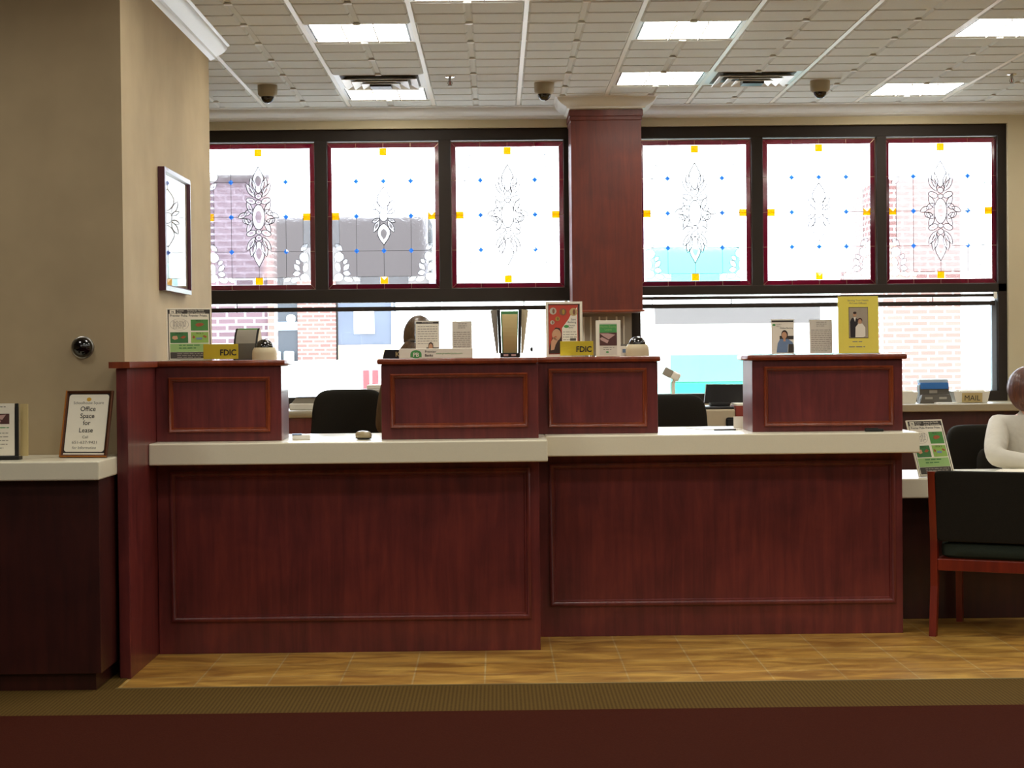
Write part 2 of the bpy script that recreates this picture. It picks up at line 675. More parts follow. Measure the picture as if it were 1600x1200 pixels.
def tag(o, label, cat, group=None):
    o['label'] = label
    o['category'] = cat
    if group:
        o['group'] = group
    return o


def struct(o, label=None):
    o['kind'] = 'structure'
    if label:
        o['label'] = label
    return o


def dup(root, loc, label, rz=None, group=None, scale=None):
    r = root.copy()
    COL.objects.link(r)
    r.location = loc
    if rz is not None:
        r.rotation_euler = (root.rotation_euler[0], 0, rz)
    r['label'] = label
    if group:
        r['group'] = group
    for ch in list(root.children):
        c = ch.copy()
        COL.objects.link(c)
        c.parent = r
        for g in list(ch.children):
            d = g.copy()
            COL.objects.link(d)
            d.parent = c
    return r


CE = 3.183          # ceiling height
GX, GY = 0.1706, 9.5406   # ceiling grid origin
FT = 0.3048
WY = 13.62          # face of the window wall

# ------------------------------------------------------------------ room shell
b = MB()
b.box(-6.0, 6.5, 7.75, 13.9, -0.12, 0.0, 'floor_tile')
struct(b.build('floor'))
b = MB()
b.box(-6.0, 6.5, -3.2, 7.18, -0.12, 0.004, 'carpet_brown')
struct(b.build('carpet'), 'dark brown carpet of the lobby')
b = MB()
b.box(-6.0, 6.5, 7.18, 7.742, -0.12, 0.004, 'carpet_rib')
b.box(-6.0, -1.6, 7.742, 8.2, -0.12, 0.004, 'carpet_rib')
struct(b.build('carpet_border'), 'ribbed tan carpet border along the tile')
b = MB()
b.box(-1.6, 6.5, 7.742, 7.756, -0.02, 0.006, 'metal_strip')
struct(b.build('trim_1'), 'thin metal strip between tile and carpet')

b = MB()
b.box(-6.0, 6.5, WY, WY + 0.28, -0.1, 1.0, 'paint_pale')
b.box(-6.0, 6.5, WY, WY + 0.28, 3.03, 3.4, 'paint_pale')
b.box(-6.0, -2.25, WY, WY + 0.28, 1.0, 3.03, 'paint_pale')
b.box(0.60, 0.985, WY, WY + 0.28, 1.0, 3.03, 'pier_grey')
b.box(3.745, 6.5, WY, WY + 0.28, 1.0, 3.03, 'paint_pale')
struct(b.build('wall_back'), 'pale wall with the two big windows')
b = MB()
b.box(-6.0, -1.635, 8.2, 10.72, -0.1, 3.4, 'paint_tan')
struct(b.build('wall_left'), 'mottled tan wall block at left')
b = MB()
b.box(6.3, 6.5, -3.2, 13.9, -0.1, 3.4, 'paint_tan')
struct(b.build('wall_right'))
b = MB()
b.box(-6.2, -6.0, -3.2, 13.9, -0.1, 3.4, 'paint_tan')
struct(b.build('wall_west'))
b = MB()
b.box(-6.2, 6.5, -3.4, -3.2, -0.1, 3.4, 'paint_tan')
struct(b.build('wall_front'))

# ceiling: flat backing, dropped one foot squares, white bars every two feet
LIGHTS = {(-2, 1), (-2, 5), (1, 1), (1, 4), (4, 1), (4, 5), (-1, -1)}
ADDED_LIGHTS = [(k, n) for k in (-5, -2, 1, 4, 7) for n in (-3, -7, -11, -15) if not (k == -5 and n > -11)] + [(-5, -5), (7, 1), (7, 5)]  # unseen ceiling lights, added and placed to brighten posters, counter and left wall
VENTS = {(-2, 4), (2, 4)}
SKIP = LIGHTS | VENTS | set(ADDED_LIGHTS)
b = MB()
b.box(-6.2, 6.5, -3.4, 13.9, CE, CE + 0.22, 'tile_white')
for ix in range(-20, 22):
    for iy in range(-5, 14):
        if (ix // 2, iy // 2) in SKIP:
            continue
        x0, y0 = GX + ix * FT, GY + iy * FT
        x1, y1 = x0 + FT, min(y0 + FT, WY)
        if y1 - y0 < 0.1 or x0 < -6 or x1 > 6.3:
            continue
        if x1 < -1.7 and 8.2 < y0 < 10.7:
            continue
        g, h = 0.013, 0.024
        d = CE - 0.011
        vs = [(x0 + g, y0 + g, CE), (x1 - g, y0 + g, CE), (x1 - g, y1 - g, CE), (x0 + g, y1 - g, CE),
              (x0 + h, y0 + h * .75, d), (x1 - h, y0 + h * .75, d), (x1 - h, y1 - h * .75, d), (x0 + h, y1 - h * .75, d)]
        b.add(vs, [(4, 5, 6, 7), (0, 1, 5, 4), (1, 2, 6, 5), (2, 3, 7, 6), (3, 0, 4, 7)], 'tile_white')
for k in range(-10, 11):
    x = GX + k * 2 * FT
    if -6 < x < 6.3:
        b.box(x - 0.012, x + 0.012, 7.5, WY, CE - 0.006, CE + 0.001, 'bar_white')
for n in range(-3, 7):
    y = GY + n * 2 * FT
    if y < WY:
        b.box(-6, 6.3, y - 0.012, y + 0.012, CE - 0.004, CE + 0.001, 'bar_white')
        for ix in range(-19, 20, 2):
            x = GX + ix * FT
            if -6 < x < 6.2 and y > 8.9 and not (x < -1.7 and y < 10.8):
                b.box(x - 0.02, x + 0.02, y - 0.012, y + 0.012, CE - 0.013, CE, 'bar_white')
struct(b.build('ceiling'))

CROWN = [(0.0, 0.0), (0.112, 0.0), (0.112, -0.012), (0.098, -0.018), (0.092, -0.034), (0.074, -0.052), (0.05, -0.066),
         (0.032, -0.074), (0.026, -0.086), (0.012, -0.09), (0.0, -0.096)]


def sweep(mb, prof, path, mat):
    """Sweep a moulding profile (out, down) along (x, y, nx, ny) stations."""
    n = len(prof)
    vs = []
    for x, y, nx, ny in path:
        for o, d in prof:
            vs.append((x + nx * o, y + ny * o, CE + d))
    fs = []
    for i in range(len(path) - 1):
        for k in range(n):
            l = (k + 1) % n
            fs.append((i * n + k, i * n + l, (i + 1) * n + l, (i + 1) * n + k))
    fs += [list(range(n)), [(len(path) - 1) * n + k for k in range(n)][::-1]]
    mb.add(vs, fs, mat)


CX0, CX1, CYF = 0.534, 1.029, 13.13        # wood clad box between the windows
b = MB()
sweep(b, CROWN, [(-6, WY, 0, -1), (CX0, WY, -1, -1), (CX0, CYF, -1, -1), (CX1, CYF, 1, -1), (CX1, WY, 1, -1), (6.3, WY, 0, -1)], 'white_trim')
struct(b.build('trim_2', smooth=True, angle=25), 'white crown moulding over the windows')
b = MB()
sweep(b, CROWN, [(-1.635, 8.1, 1, 0), (-1.635, 10.80, 1, 0)], 'white_trim')
struct(b.build('trim_3', smooth=True, angle=25), 'white crown moulding on the left return wall')


# ------------------------------------------------------------------ windows
def window(name, x0, x1, muls, label, tz=0.80):
    r = bpy.data.objects.new(name, None)
    COL.objects.link(r)
    r.location = ((x0 + x1) / 2, WY + 0.04, 1.0)
    struct(r, label)
    cx = (x0 + x1) / 2
    ya, yb = 0.0, 0.11
    f = MB()
    f.box(x0 - cx, x1 - cx, ya, yb, 1.945, 2.03, 'frame_black', 0.004)
    f.box(x0 - cx, x1 - cx, ya, yb, tz, 0.864, 'frame_black', 0.004)
    f.box(x0 - cx, x1 - cx, ya, yb, 0.0, 0.075, 'frame_black', 0.004)
    f.box(x0 - cx, x0 - cx + 0.07, ya, yb, 0.07, 1.95, 'frame_black', 0.004)
    f.box(x1 - cx - 0.066, x1 - cx, ya, yb, 0.07, 1.95, 'frame_black', 0.004)
    for a, c in muls:
        f.box(a - cx, c - cx, ya + 0.002, yb, 0.86, 1.95, 'frame_black', 0.004)
    # thin inner stop round each opening
    f.build('frame', r)
    g = MB()
    g.box(x0 - cx + 0.06, x1 - cx - 0.06, 0.085, 0.09, 0.07, 0.81, 'clear_glass')
    g.build('glass_pane', r)
    s = MB()
    s.box(x1 - cx - 0.10, x1 - cx - 0.064, 0.05, 0.105, 0.075, 0.74, 'store_trim', 0.002)
    s.build('sash_strip', r, label='grey blue side strip')
    return r


window('window_1', -2.25, 0.602, [(-2.24, -2.148), (-1.322, -1.229), (-0.415, -0.326), (0.499, 0.60)], 'left window with three stained glass panels', 0.765)
window('window_2', 0.985, 3.745, [(1.876, 1.959), (2.791, 2.865)], 'right window with three stained glass panels')


def blind(x0, x1, label, cords):
    t = thing('window_blind', label, 'window blind', ((x0 + x1) / 2, WY + 0.07, 1.70), group='raised blinds under the stained glass')
    hw = (x1 - x0) / 2
    q = MB(); q.box(-hw, hw, -0.018, 0.012, 0.065, 0.088, 'frame_black', 0.003); q.build('head_rail', t)
    q = MB(); q.box(-hw, hw, -0.02, 0.012, 0.002, 0.034, 'frame_black', 0.004); q.build('bottom_rail', t)
    for c in cords:
        q = MB(); q.cyl((c - (x0 + x1) / 2, -0.022, 0.0), (c - (x0 + x1) / 2, -0.022, 0.085), 0.0035, 'frame_black', n=6); q.build('cord', t)
    for sx in (-1, 1):
        q = MB()
        q.box(sx * hw - 0.012, sx * hw + 0.012, -0.028, 0.012, 0.05, 0.1, 'white_plastic', 0.002)
        q.build('bracket', t)
    return t


blind(-2.17, 0.51, 'raised dark blind across the left window', (-1.9, -0.75, 0.2))
blind(1.02, 3.66, 'raised dark blind across the right window', (1.14, 1.72, 2.62, 3.2))


# stained glass -----------------------------------------------------------
def ell(cx, cz, rx, rz, rot=0, n=18):
    c, s_ = math.cos(rot), math.sin(rot)
    return [(cx + rx * math.cos(t) * c - rz * math.sin(t) * s_, cz + rx * math.cos(t) * s_ + rz * math.sin(t) * c)
            for t in [2 * PI * k / n for k in range(n)]]


def leafp(ax, az, bx, bz, wd, n=8):
    """Pointed leaf from a to b."""
    dx, dz = bx - ax, bz - az
    L = math.hypot(dx, dz)
    nx, nz = -dz / L, dx / L
    p = []
    for k in range(n):
        t = k / n
        h = wd * math.sin(PI * t) ** 0.8
        p.append((ax + dx * t + nx * h, az + dz * t + nz * h))
    for k in range(n):
        t = 1 - k / n
        h = -wd * math.sin(PI * t) ** 0.8
        p.append((ax + dx * t + nx * h, az + dz * t + nz * h))
    return p


def tear(tipz, basez, wd, n=10):
    """Drop shape on the axis, point at tipz, round at basez."""
    p = []
    for k in range(2 * n):
        t = 2 * PI * k / (2 * n)
        u = (1 - math.cos(t)) / 2
        h = wd * math.sin(t) * math.sin(PI * u ** 0.75 / 1.0 * 0.98) ** 0.35 if 0 < u < 1 else 0
        p.append((h * (u ** 0.5), tipz + (basez - tipz) * u))
    return p


def mirror(pl, sx=1, sz=1):
    q = [(x * sx, z * sz) for x, z in pl]
    return q[::-1] if sx * sz < 0 else q


def tall_cluster():
    out = [ell(0, 0.0, 0.046, 0.092), ]
    for sz in (1, -1):
        out.append(mirror(tear(0.37, 0.175, 0.062), 1, sz))
        out.append(mirror(ell(0, 0.152, 0.022, 0.02), 1, sz))
        out.append(mirror(ell(0, 0.108, 0.02, 0.016), 1, sz))
        for sx in (1, -1):
            out.append(mirror(leafp(0.055, 0.29, 0.03, 0.165, 0.022), sx, sz))
            out.append(mirror(leafp(0.088, 0.245, 0.028, 0.145, 0.02), sx, sz))
            out.append(mirror(ell(0.055, 0.118, 0.036, 0.021, 0.35), sx, sz))
            out.append(mirror(leafp(0.085, 0.115, 0.045, 0.02, 0.018), sx, sz))
            out.append(mirror(leafp(0.05, 0.055, 0.105, 0.012, 0.018), sx, sz))
    for sx in (1, -1):
        out.append(mirror(leafp(0.085, 0.03, 0.15, -0.005, 0.017), sx))
        out.append(mirror(leafp(0.075, -0.05, 0.118, -0.01, 0.016), sx))
    return out


def small_cluster():
    out = [ell(0, -0.0, 0.032, 0.04)]
    for sz in (1, -1):
        out.append(mirror(tear(0.215, 0.055, 0.066), 1, sz))
        for sx in (1, -1):
            out.append(mirror(leafp(0.075, 0.12, 0.03, 0.03, 0.018), sx, sz))
            out.append(mirror(leafp(0.03, 0.02, 0.085, 0.045, 0.014), sx, sz))
    return out


def corner_motif():
    """Pieces from a corner at the origin growing towards +x and +z."""
    return [ell(0.045, 0.05, 0.036, 0.03, 0.5), ell(0.115, 0.035, 0.034, 0.019, -0.3), leafp(0.145, 0.05, 0.205, 0.022, 0.017),
            ell(0.04, 0.125, 0.022, 0.034, 0.3), ell(0.05, 0.2, 0.036, 0.036, 0), leafp(0.075, 0.245, 0.02, 0.3, 0.02),
            leafp(0.075, 0.085, 0.135, 0.075, 0.022), leafp(0.08, 0.1, 0.125, 0.15, 0.02), ell(0.095, 0.165, 0.022, 0.016, 0.8),
            leafp(0.02, 0.16, 0.03, 0.24, 0.012)]


def stained_panel(label, cx, kind):
    hw, hz = 0.413, 0.5345
    t = thing('stained_glass_panel', label, 'stained glass panel', (cx, WY + 0.085, 1.8655), group='stained glass panels in the windows')
    gx, gz = 0.379, 0.497                       # clear part
    q = MB()
    q.ring(-hw, hw, 0, 2 * hz, [(0, 0), (0.036, 0), (0.036, 0.006), (0, 0.006)], 'plum_glass')
    q.build('plum_border', t, label='dark plum red glass border')
    q = MB()
    C = hz
    q.rect(-gx + 0.055, gx - 0.055, C - gz + 0.055, C + gz - 0.055, 0.004, 'water_glass')
    q.build('textured_field', t, label='wavy textured clear glass')
    q = MB()
    for sx in (-1, 1):
        for a, c in ((0.03, gz - 0.27), (-gz + 0.27, -0.03)):
            x0 = sx * gx if sx < 0 else gx - 0.053
            q = MB(); q.box(x0, x0 + 0.053, 0, 0.006, C + a, C + c, 'frosted_strip', 0.0); q.build('edge_strip', t, label='clear strip along the panel edge')
    for sz in (-1, 1):
        for a, c in ((0.03, gx - 0.2), (-gx + 0.2, -0.03)):
            z0 = C - gz if sz < 0 else C + gz - 0.053
            q = MB(); q.box(a, c, 0, 0.006, z0, z0 + 0.053, 'frosted_strip', 0.0); q.build('edge_strip', t, label='clear strip along the panel edge')
    pieces = tall_cluster() if kind == 'tall' else small_cluster()
    corner = []
    for sx in (-1, 1):
        for sz in (-1, 1):
            corner.append([])
            for pl in corner_motif():
                corner[-1].append(mirror([(-gx + x, -gz + z) for x, z in pl], -sx if sx > 0 else 1, -1 if sz > 0 else 1))
    lead = MB()

    def lens(mb, pl, mid='clear_glass', r=0.0034):
        n = len(pl)
        ax = sum(x for x, _ in pl) / n
        az = sum(z for _, z in pl) / n
        vs = [(x, 0.002, C + z) for x, z in pl] + [(ax + (x - ax) * .5, -0.006, C + az + (z - az) * .5) for x, z in pl]
        mb.add(vs, [(k, (k + 1) % n, n + (k + 1) % n, n + k) for k in range(n)], 'bevel_edge')
        mb.add([vs[k] for k in range(n, 2 * n)], [list(range(n))], mid)
        lead.tube([(x, 0.0, C + z) for x, z in pl], r, 'lead', n=4, closed=True)
    q = MB()
    for pl in pieces:
        lens(q, pl)
    q.build('bevel_cluster', t, label='cut clear glass medallion')
    for group in corner:
        q = MB()
        for pl in group:
            lens(q, pl, 'bevel_edge', 0.0019)
        q.build('corner_scroll', t, label='scrolling clear glass corner piece')
    ch = 0.37 if kind == 'tall' else 0.215
    cw = {0: 0.15 if kind == 'tall' else 0.08, 1: 0.085 if kind == 'tall' else 0.0}

    def lines(pts, r=0.0021):
        lead.tube([(x, 0.0, C + z) for x, z in pts], r, 'lead', n=4)
    for sx in (-1, 1):
        lines([(sx * 0.2, -gz + 0.053), (sx * 0.2, gz - 0.053)])
        lines([(sx * cw[0], 0), (sx * gx, 0)])
        for z in (-0.255, 0.255):
            lines([(sx * cw[1], z), (sx * (gx - 0.053), z)])
        lines([(sx * (gx - 0.053), -gz + 0.25), (sx * (gx - 0.053), gz - 0.25)])
        lines([(0, sx * ch), (0, sx * (gz - 0.053))])
        lines([(-gx + 0.18, sx * (gz - 0.053)), (gx - 0.18, sx * (gz - 0.053))])
    lead.build('lead_line', t, label='thin dark lead lines')
    q = MB()
    q.ring(-hw - 0.006, hw + 0.006, -0.006, 2 * hz + 0.006, [(0, -0.004), (0.008, -0.004), (0.008, 0.008), (0, 0.008)], 'came_gold')
    for sx in (-1, 1):
        for z in (-0.255, 0, 0.255):
            q.box(sx * hw - 0.018 - 0.018 * sx, sx * hw + 0.018 - 0.018 * sx, -0.003, 0.004, C + z - 0.002, C + z + 0.002, 'came_gold')
        for x in (-0.2, 0, 0.2):
            zz = 0 if sx < 0 else 2 * hz - 0.036
            q.box(x - 0.002, x + 0.002, -0.003, 0.004, zz, zz + 0.036, 'came_gold')
        for sz in (0, 1):
            zc = 2 * hz if sz else 0
            dz = -0.036 if sz else 0.036
            q.tube([(sx * hw, -0.001, zc), (sx * (hw - 0.036), -0.001, zc + dz)], 0.002, 'came_gold', n=4)
    q.build('border_came', t, label='thin brassy metal came')
    for x, z in ((0, gz - 0.027), (0, -gz + 0.027), (gx - 0.027, 0), (-gx + 0.027, 0)):
        q = MB()
        r = 0.027
        vs = [(x - r, 0, C + z - r), (x + r, 0, C + z - r), (x + r, 0, C + z + r), (x - r, 0, C + z + r), (x, -0.012, C + z)]
        q.add(vs, [(0, 1, 4), (1, 2, 4), (2, 3, 4), (3, 0, 4), (3, 2, 1, 0)], 'amber_glass')
        q.build('amber_jewel', t, label='square amber jewel')
    bl = [(sx * 0.2, z) for sx in (-1, 1) for z in (-0.255, 0, 0.255)] + ([] if kind == 'tall' else [(0, 0.255), (0, -0.255)])
    for x, z in bl:
        q = MB()
        r = 0.020
        vs = [(x - r, -0.001, C + z), (x, -0.001, C + z - r), (x + r, -0.001, C + z), (x, -0.001, C + z + r), (x, -0.010, C + z)]
        q.add(vs, [(0, 1, 4), (1, 2, 4), (2, 3, 4), (3, 0, 4), (3, 2, 1, 0)], 'blue_glass')
        q.build('blue_jewel', t, label='small blue diamond jewel')
    return t


PAN = [(-1.738, 'tall', 'stained glass panel with tall medallion beside the tan return wall'),
       (-0.822, 'small', 'stained glass panel with small medallion, middle of the left window'),
       (0.0885, 'tall', 'stained glass panel with tall medallion, left of the cherry clad box'),
       (1.463, 'tall', 'stained glass panel with tall medallion, right of the cherry clad box'),
       (2.375, 'small', 'stained glass panel with small medallion, middle of the right window'),
       (3.270, 'tall', 'stained glass panel with tall medallion at the far right end of the windows')]
for cx, kind, lab in PAN:
    stained_panel(lab, cx, kind)

# wood clad box between the windows
t = thing('column_cladding', 'cherry wood clad box hanging between the two windows', 'column cladding', ((CX0 + CX1) / 2, (CYF + WY) / 2, 1.668))
hx, hy = (CX1 - CX0) / 2, (WY - CYF) / 2
q = MB(); q.box(-hx, hx, -hy, hy, 0.012, 1.36, 'cherry_brown', 0.002); q.build('box_body', t)
q = MB()
q.box(-hx - 0.012, hx + 0.012, -hy - 0.012, hy, 1.375, 1.42, 'cherry_brown', 0.003)
q.box(-hx - 0.006, hx + 0.006, -hy - 0.006, hy, 1.345, 1.378, 'cherry_brown', 0.006)
q.build('top_molding', t)
q = MB(); q.box(-hx - 0.012, hx + 0.012, -hy - 0.012, hy, 0.0, 0.014, 'cherry_lit', 0.003); q.build('bottom_lip', t)

for x, lab in ((0.66, 'white vertical cable channel left of the green brochure, under the clad box'),
               (0.775, 'white vertical cable channel behind the green brochure, under the clad box'),
               (0.90, 'white vertical cable channel beside the right window, under the clad box')):
    q = MB()
    q.box(-0.026, 0.026, -0.014, 0, 0, 0.64, 'pier_grey', 0.002)
    for sx in (-1, 1):
        q.box(sx * 0.026 - 0.006, sx * 0.026 + 0.006, -0.018, 0, 0, 0.64, 'white_plastic', 0.002)
    tag(q.build('cable_channel', loc=(x, WY, 1.005)), lab, 'cable channel', 'cable channels on the pier')


# ------------------------------------------------------------------ ceiling fittings
def troffer():
    t = thing('ceiling_light', '', 'ceiling light', (0, 0, CE), group='square ceiling lights')
    q = MB()
    h = 2 * FT / 2 - 0.012
    q.ring(-h, h, -h, h, [(0, 0.004), (0.02, 0.004), (0.02, -0.001), (0, -0.001)], 'white_trim', Matrix.Rotation(-PI / 2, 4, 'X'))
    for sx in (-1, 1):
        q.box(sx * (h - 0.026) - 0.006, sx * (h - 0.026) + 0.006, -h + 0.02, h - 0.02, -0.003, 0.0, 'black_plastic')
    q.build('frame', t)
    q = MB()
    g = h - 0.033
    q.add([(-g, -h + 0.02, -0.004), (g, -h + 0.02, -0.004), (g, h - 0.02, -0.004), (-g, h - 0.02, -0.004)], [(0, 1, 2, 3)], 'lamp_lens')
    q.build('diffuser', t)
    q = MB()
    for k in (-1, 1):
        q.box(k * g / 3 - 0.003, k * g / 3 + 0.003, -h + 0.02, h - 0.02, -0.016, -0.004, 'grey_plastic')
    for k in range(-2, 3):
        q.box(-g, g, k * g / 3 - 0.002, k * g / 3 + 0.002, -0.009, -0.004, 'grey_plastic')
    q.build('louver', t)
    return t


tr0 = troffer()
LL = {(-2, 1): 'square ceiling light in the front row, above the left teller counter',
      (-2, 5): 'square ceiling light directly behind the left air vent',
      (1, 1): 'square ceiling light in the front row, left of the right air vent',
      (1, 4): 'square ceiling light touching the left side of the right air vent',
      (4, 1): 'square ceiling light in the front row, cut by the right edge of view',
      (4, 5): 'square ceiling light by the windows, right of the last dome camera',
      (-1, -1): 'square ceiling light just above the top of view, near the middle'}
first = True
for key in list(LL) + ADDED_LIGHTS:
    k, n = key
    loc = (GX + (2 * k + 1) * FT, GY + (2 * n + 1) * FT, CE)
    lab = LL.get(key, 'added square ceiling light over the lobby, out of view')
    if first:
        tr0.location = loc
        tr0['label'] = lab
        first = False
    else:
        dup(tr0, loc, lab)


def vent():
    t = thing('air_vent', '', 'air vent', (0, 0, CE), group='square ceiling air vents')
    q = MB()
    h = FT - 0.012
    RX = Matrix.Rotation(-PI / 2, 4, 'X')
    q.ring(-h, h, -h, h, [(0, 0.004), (0.05, 0.003), (0.05, -0.001), (0, -0.001)], 'white_trim', RX)
    q.build('frame', t)
    plain('vent_metal', '#f0f0ee', 0.28, metal=0.45, spec=0.8, var=0.0)
    for i, (s, d) in enumerate(((0.245, 0.0), (0.185, 0.006), (0.125, 0.012))):
        q = MB()
        q.ring(-s, s, -s, s, [(0.055, 0.002 + d), (0.06, 0.004 + d), (0.004, 0.032 + d), (0.0, 0.030 + d)], 'vent_metal',
               Matrix.Translation((0, 0, 0.0)) @ Matrix.Rotation(PI / 2, 4, 'X') @ Matrix.Scale(-1, 4, (0, 1, 0)) if False else Matrix(((1, 0, 0, 0), (0, 0, 1, 0), (0, -1, 0, 0.002), (0, 0, 0, 1))))
        q.build('louver', t)
    q = MB(); q.box(-0.07, 0.07, -0.07, 0.07, -0.05, -0.02, 'black_plastic', 0.004); q.build('core', t)
    q = MB(); q.box(-h + 0.04, h - 0.04, -h + 0.04, h - 0.04, -0.006, -0.001, 'grey_dark'); q.build('backing', t)
    return t


v0 = vent()
v0.location = (GX + -3 * FT, GY + 9 * FT, CE)
v0['label'] = 'shiny square air vent in the ceiling above the left window'
dup(v0, (GX + 5 * FT, GY + 9 * FT, CE), 'shiny square air vent in the ceiling above the right window')


def dome_camera():
    t = thing('dome_camera', '', 'security camera', (0, 0, 0), group='dome security cameras on the ceiling')
    q = MB(); q.lathe([(0.0, 0.0), (0.066, 0.0), (0.066, -0.035), (0.064, -0.06), (0.05, -0.075), (0.0, -0.075)], 'cam_body'); q.build('housing', t, smooth=True)
    q = MB()
    q.lathe([(0.0, -0.07)] + [(0.044 * math.cos(a), -0.075 - 0.044 * math.sin(a)) for a in [PI / 2 * k / 8 for k in range(9)]], 'cam_dome')
    q.build('dome', t, smooth=True)
    return t


d0 = dome_camera()
d0.location = (-1.502, 12.39, CE - 0.011)
d0['label'] = 'dome security camera hanging from the ceiling nearest the tan wall'
dup(d0, (0.329, 12.385, CE - 0.011), 'dome security camera on the ceiling left of the cherry clad box')
dup(d0, (2.162, 12.40, CE - 0.011), 'dome security camera on the ceiling right of the right air vent')


def sprinkler():
    t = thing('fire_sprinkler', '', 'sprinkler', (0, 0, 0), group='ceiling fire sprinklers')
    q = MB(); q.lathe([(0.0, 0.0), (0.034, 0.0), (0.032, -0.006), (0.012, -0.012), (0.0, -0.012)], 'chrome', n=16); q.build('escutcheon', t, smooth=True)
    q = MB()
    q.cyl((0, 0, -0.01), (0, 0, -0.03), 0.009, 'brushed', n=10)
    q.tube([(-0.008, 0, -0.03), (-0.014, 0, -0.045), (-0.004, 0, -0.06)], 0.003, 'brushed')
    q.tube([(0.008, 0, -0.03), (0.014, 0, -0.045), (0.004, 0, -0.06)], 0.003, 'brushed')
    q.cyl((0, 0, -0.03), (0, 0, -0.055), 0.004, 'red_box', n=8)
    q.cyl((0, 0, -0.06), (0, 0, -0.063), 0.016, 'brushed', n=12)
    q.build('head', t)
    return t


s0 = sprinkler()
s0.location = (-0.286, 12.064, CE - 0.010)
s0['label'] = 'small chrome fire sprinkler on the ceiling right of the left air vent'
dup(s0, (3.374, 12.17, CE - 0.010), 'small chrome fire sprinkler on the ceiling at the far right')

# ------------------------------------------------------------------ teller line
MOLD = [(0.0, 0.0), (0.0, -0.014), (0.006, -0.018), (0.014, -0.016), (0.02, -0.008), (0.026, -0.008), (0.03, 0.0)]
BASEZ = 0.889


def cabinet(name, x0, x1, y0, y1, z1, mould, label, mat='cherry'):
    t = thing(name, label, 'cabinet', ((x0 + x1) / 2, (y0 + y1) / 2, 0))
    cx, cy = (x0 + x1) / 2, (y0 + y1) / 2
    q = MB(); q.box(x0 - cx, x1 - cx, y0 - cy, y1 - cy, 0, z1, mat, 0.002); q.build('body', t)
    if mould:
        a, c, e, g = mould
        q = MB()
        q.ring(a - cx, c - cx, e, g, [(i, y0 - cy + d) for i, d in MOLD], mat)
        q.build('panel_molding', t, smooth=True, angle=50)
    return t


cabinet('counter_cabinet', -1.583, 0.1895, 8.66, 9.50, BASEZ, (-1.522, 0.147, 0.150, 0.850), 'dark cherry panelled counter base on the left, standing further forward')
cabinet('counter_cabinet', 0.190, 1.967, 9.06, 9.90, BASEZ, (0.247, 1.930, 0.150, 0.845), 'dark cherry panelled counter base on the right, set further back')


def slab(x0, x1, y0, y1, z0, z1, label, name='countertop', mat='counter_cream', bev=0.006):
    q = MB()
    cx, cy = (x0 + x1) / 2, (y0 + y1) / 2
    q.box(x0 - cx, x1 - cx, y0 - cy, y1 - cy, 0, z1 - z0, mat, bev)
    return tag(q.build(name, loc=(cx, cy, z0)), label, 'countertop', 'cream countertops')


slab(-1.584, 0.226, 8.46, 9.42, 0.889, 0.987, 'thick cream countertop on the left teller base')
slab(0.2265, 2.009, 8.86, 9.82, 0.8895, 0.9875, 'thick cream countertop on the right teller base')

# tall wing panel at the left end
t = thing('end_panel', 'tall cherry end panel where the left counter meets the tan wall', 'panel', (-1.608, 8.5, 0))
q = MB(); q.box(-0.025, 0.023, -0.5, 0.47, 0, 1.335, 'cherry', 0.003); q.build('body', t)
q = MB()
ol = [(-0.05, -0.53), (0.04, -0.53), (0.04, 0.13), (0.022, 0.13), (0.022, 0.47), (-0.026, 0.47), (-0.026, -0.305), (-0.05, -0.305)]
n = len(ol)
q.add([(x, y, z) for z in (1.335, 1.362) for x, y in ol], [list(range(n)), list(range(n, 2 * n))] + [(k, (k + 1) % n, n + (k + 1) % n, n + k) for k in range(n)], 'cherry_lit')
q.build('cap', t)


def pedestal(x0, x1, y0, y1, label, capl=0.022, capr=0.022, mould=None):
    cx, cy = (x0 + x1) / 2, (y0 + y1) / 2
    t = thing('counter_screen', label, 'counter screen', (cx, cy, 0.9875), group='cherry screens on the teller counters')
    q = MB(); q.box(x0 - cx, x1 - cx, y0 - cy, y1 - cy, 0, 0.348, 'cherry', 0.003); q.build('body', t)
    q = MB(); q.box(x0 - cx - capl, x1 - cx + capr, y0 - cy - 0.025, y1 - cy + 0.025, 0.348, 0.3745, 'cherry_lit', 0.009); q.build('cap', t, smooth=True)
    a, c, e, g = mould
    q = MB(); q.ring(a - cx, c - cx, e - 0.9875, g - 0.9875, [(i * 0.72, y0 - cy + d) for i, d in MOLD], 'cherry_lit'); q.build('panel_molding', t, smooth=True, angle=50)
    return t


pedestal(-1.5845, -1.003, 8.66, 8.963, 'cherry screen box with small gold plaque at the left end of the counter', 0.0, 0.022, (-1.525, -1.055, 1.03, 1.285))
pedestal(-0.540, 0.1895, 8.66, 9.03, 'cherry screen box carrying the long white bank sign', 0.018, 0.0, (-0.497, 0.140, 1.04, 1.292))
pedestal(0.1925, 0.779, 9.06, 9.40, 'cherry screen box carrying the red poster, at the counter step', 0.0, 0.014, (0.247, 0.726, 1.02, 1.305))
pedestal(1.239, 1.971, 9.06, 9.41, 'cherry screen box carrying the yellow poster, right end of counter', 0.026, 0.02, (1.295, 1.925, 1.015, 1.305))

# left writing desk against the tan wall
t = thing('writing_cabinet', 'dark cherry cabinet under the cream writing shelf at the left edge', 'cabinet', (-2.9, 7.94, 0))
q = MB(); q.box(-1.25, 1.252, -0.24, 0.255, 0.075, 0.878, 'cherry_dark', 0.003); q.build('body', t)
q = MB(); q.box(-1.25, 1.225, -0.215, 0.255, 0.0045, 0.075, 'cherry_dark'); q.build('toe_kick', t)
slab(-4.2, -1.634, 7.64, 8.2, 0.879, 0.957, 'cream writing shelf against the tan wall at the left edge')

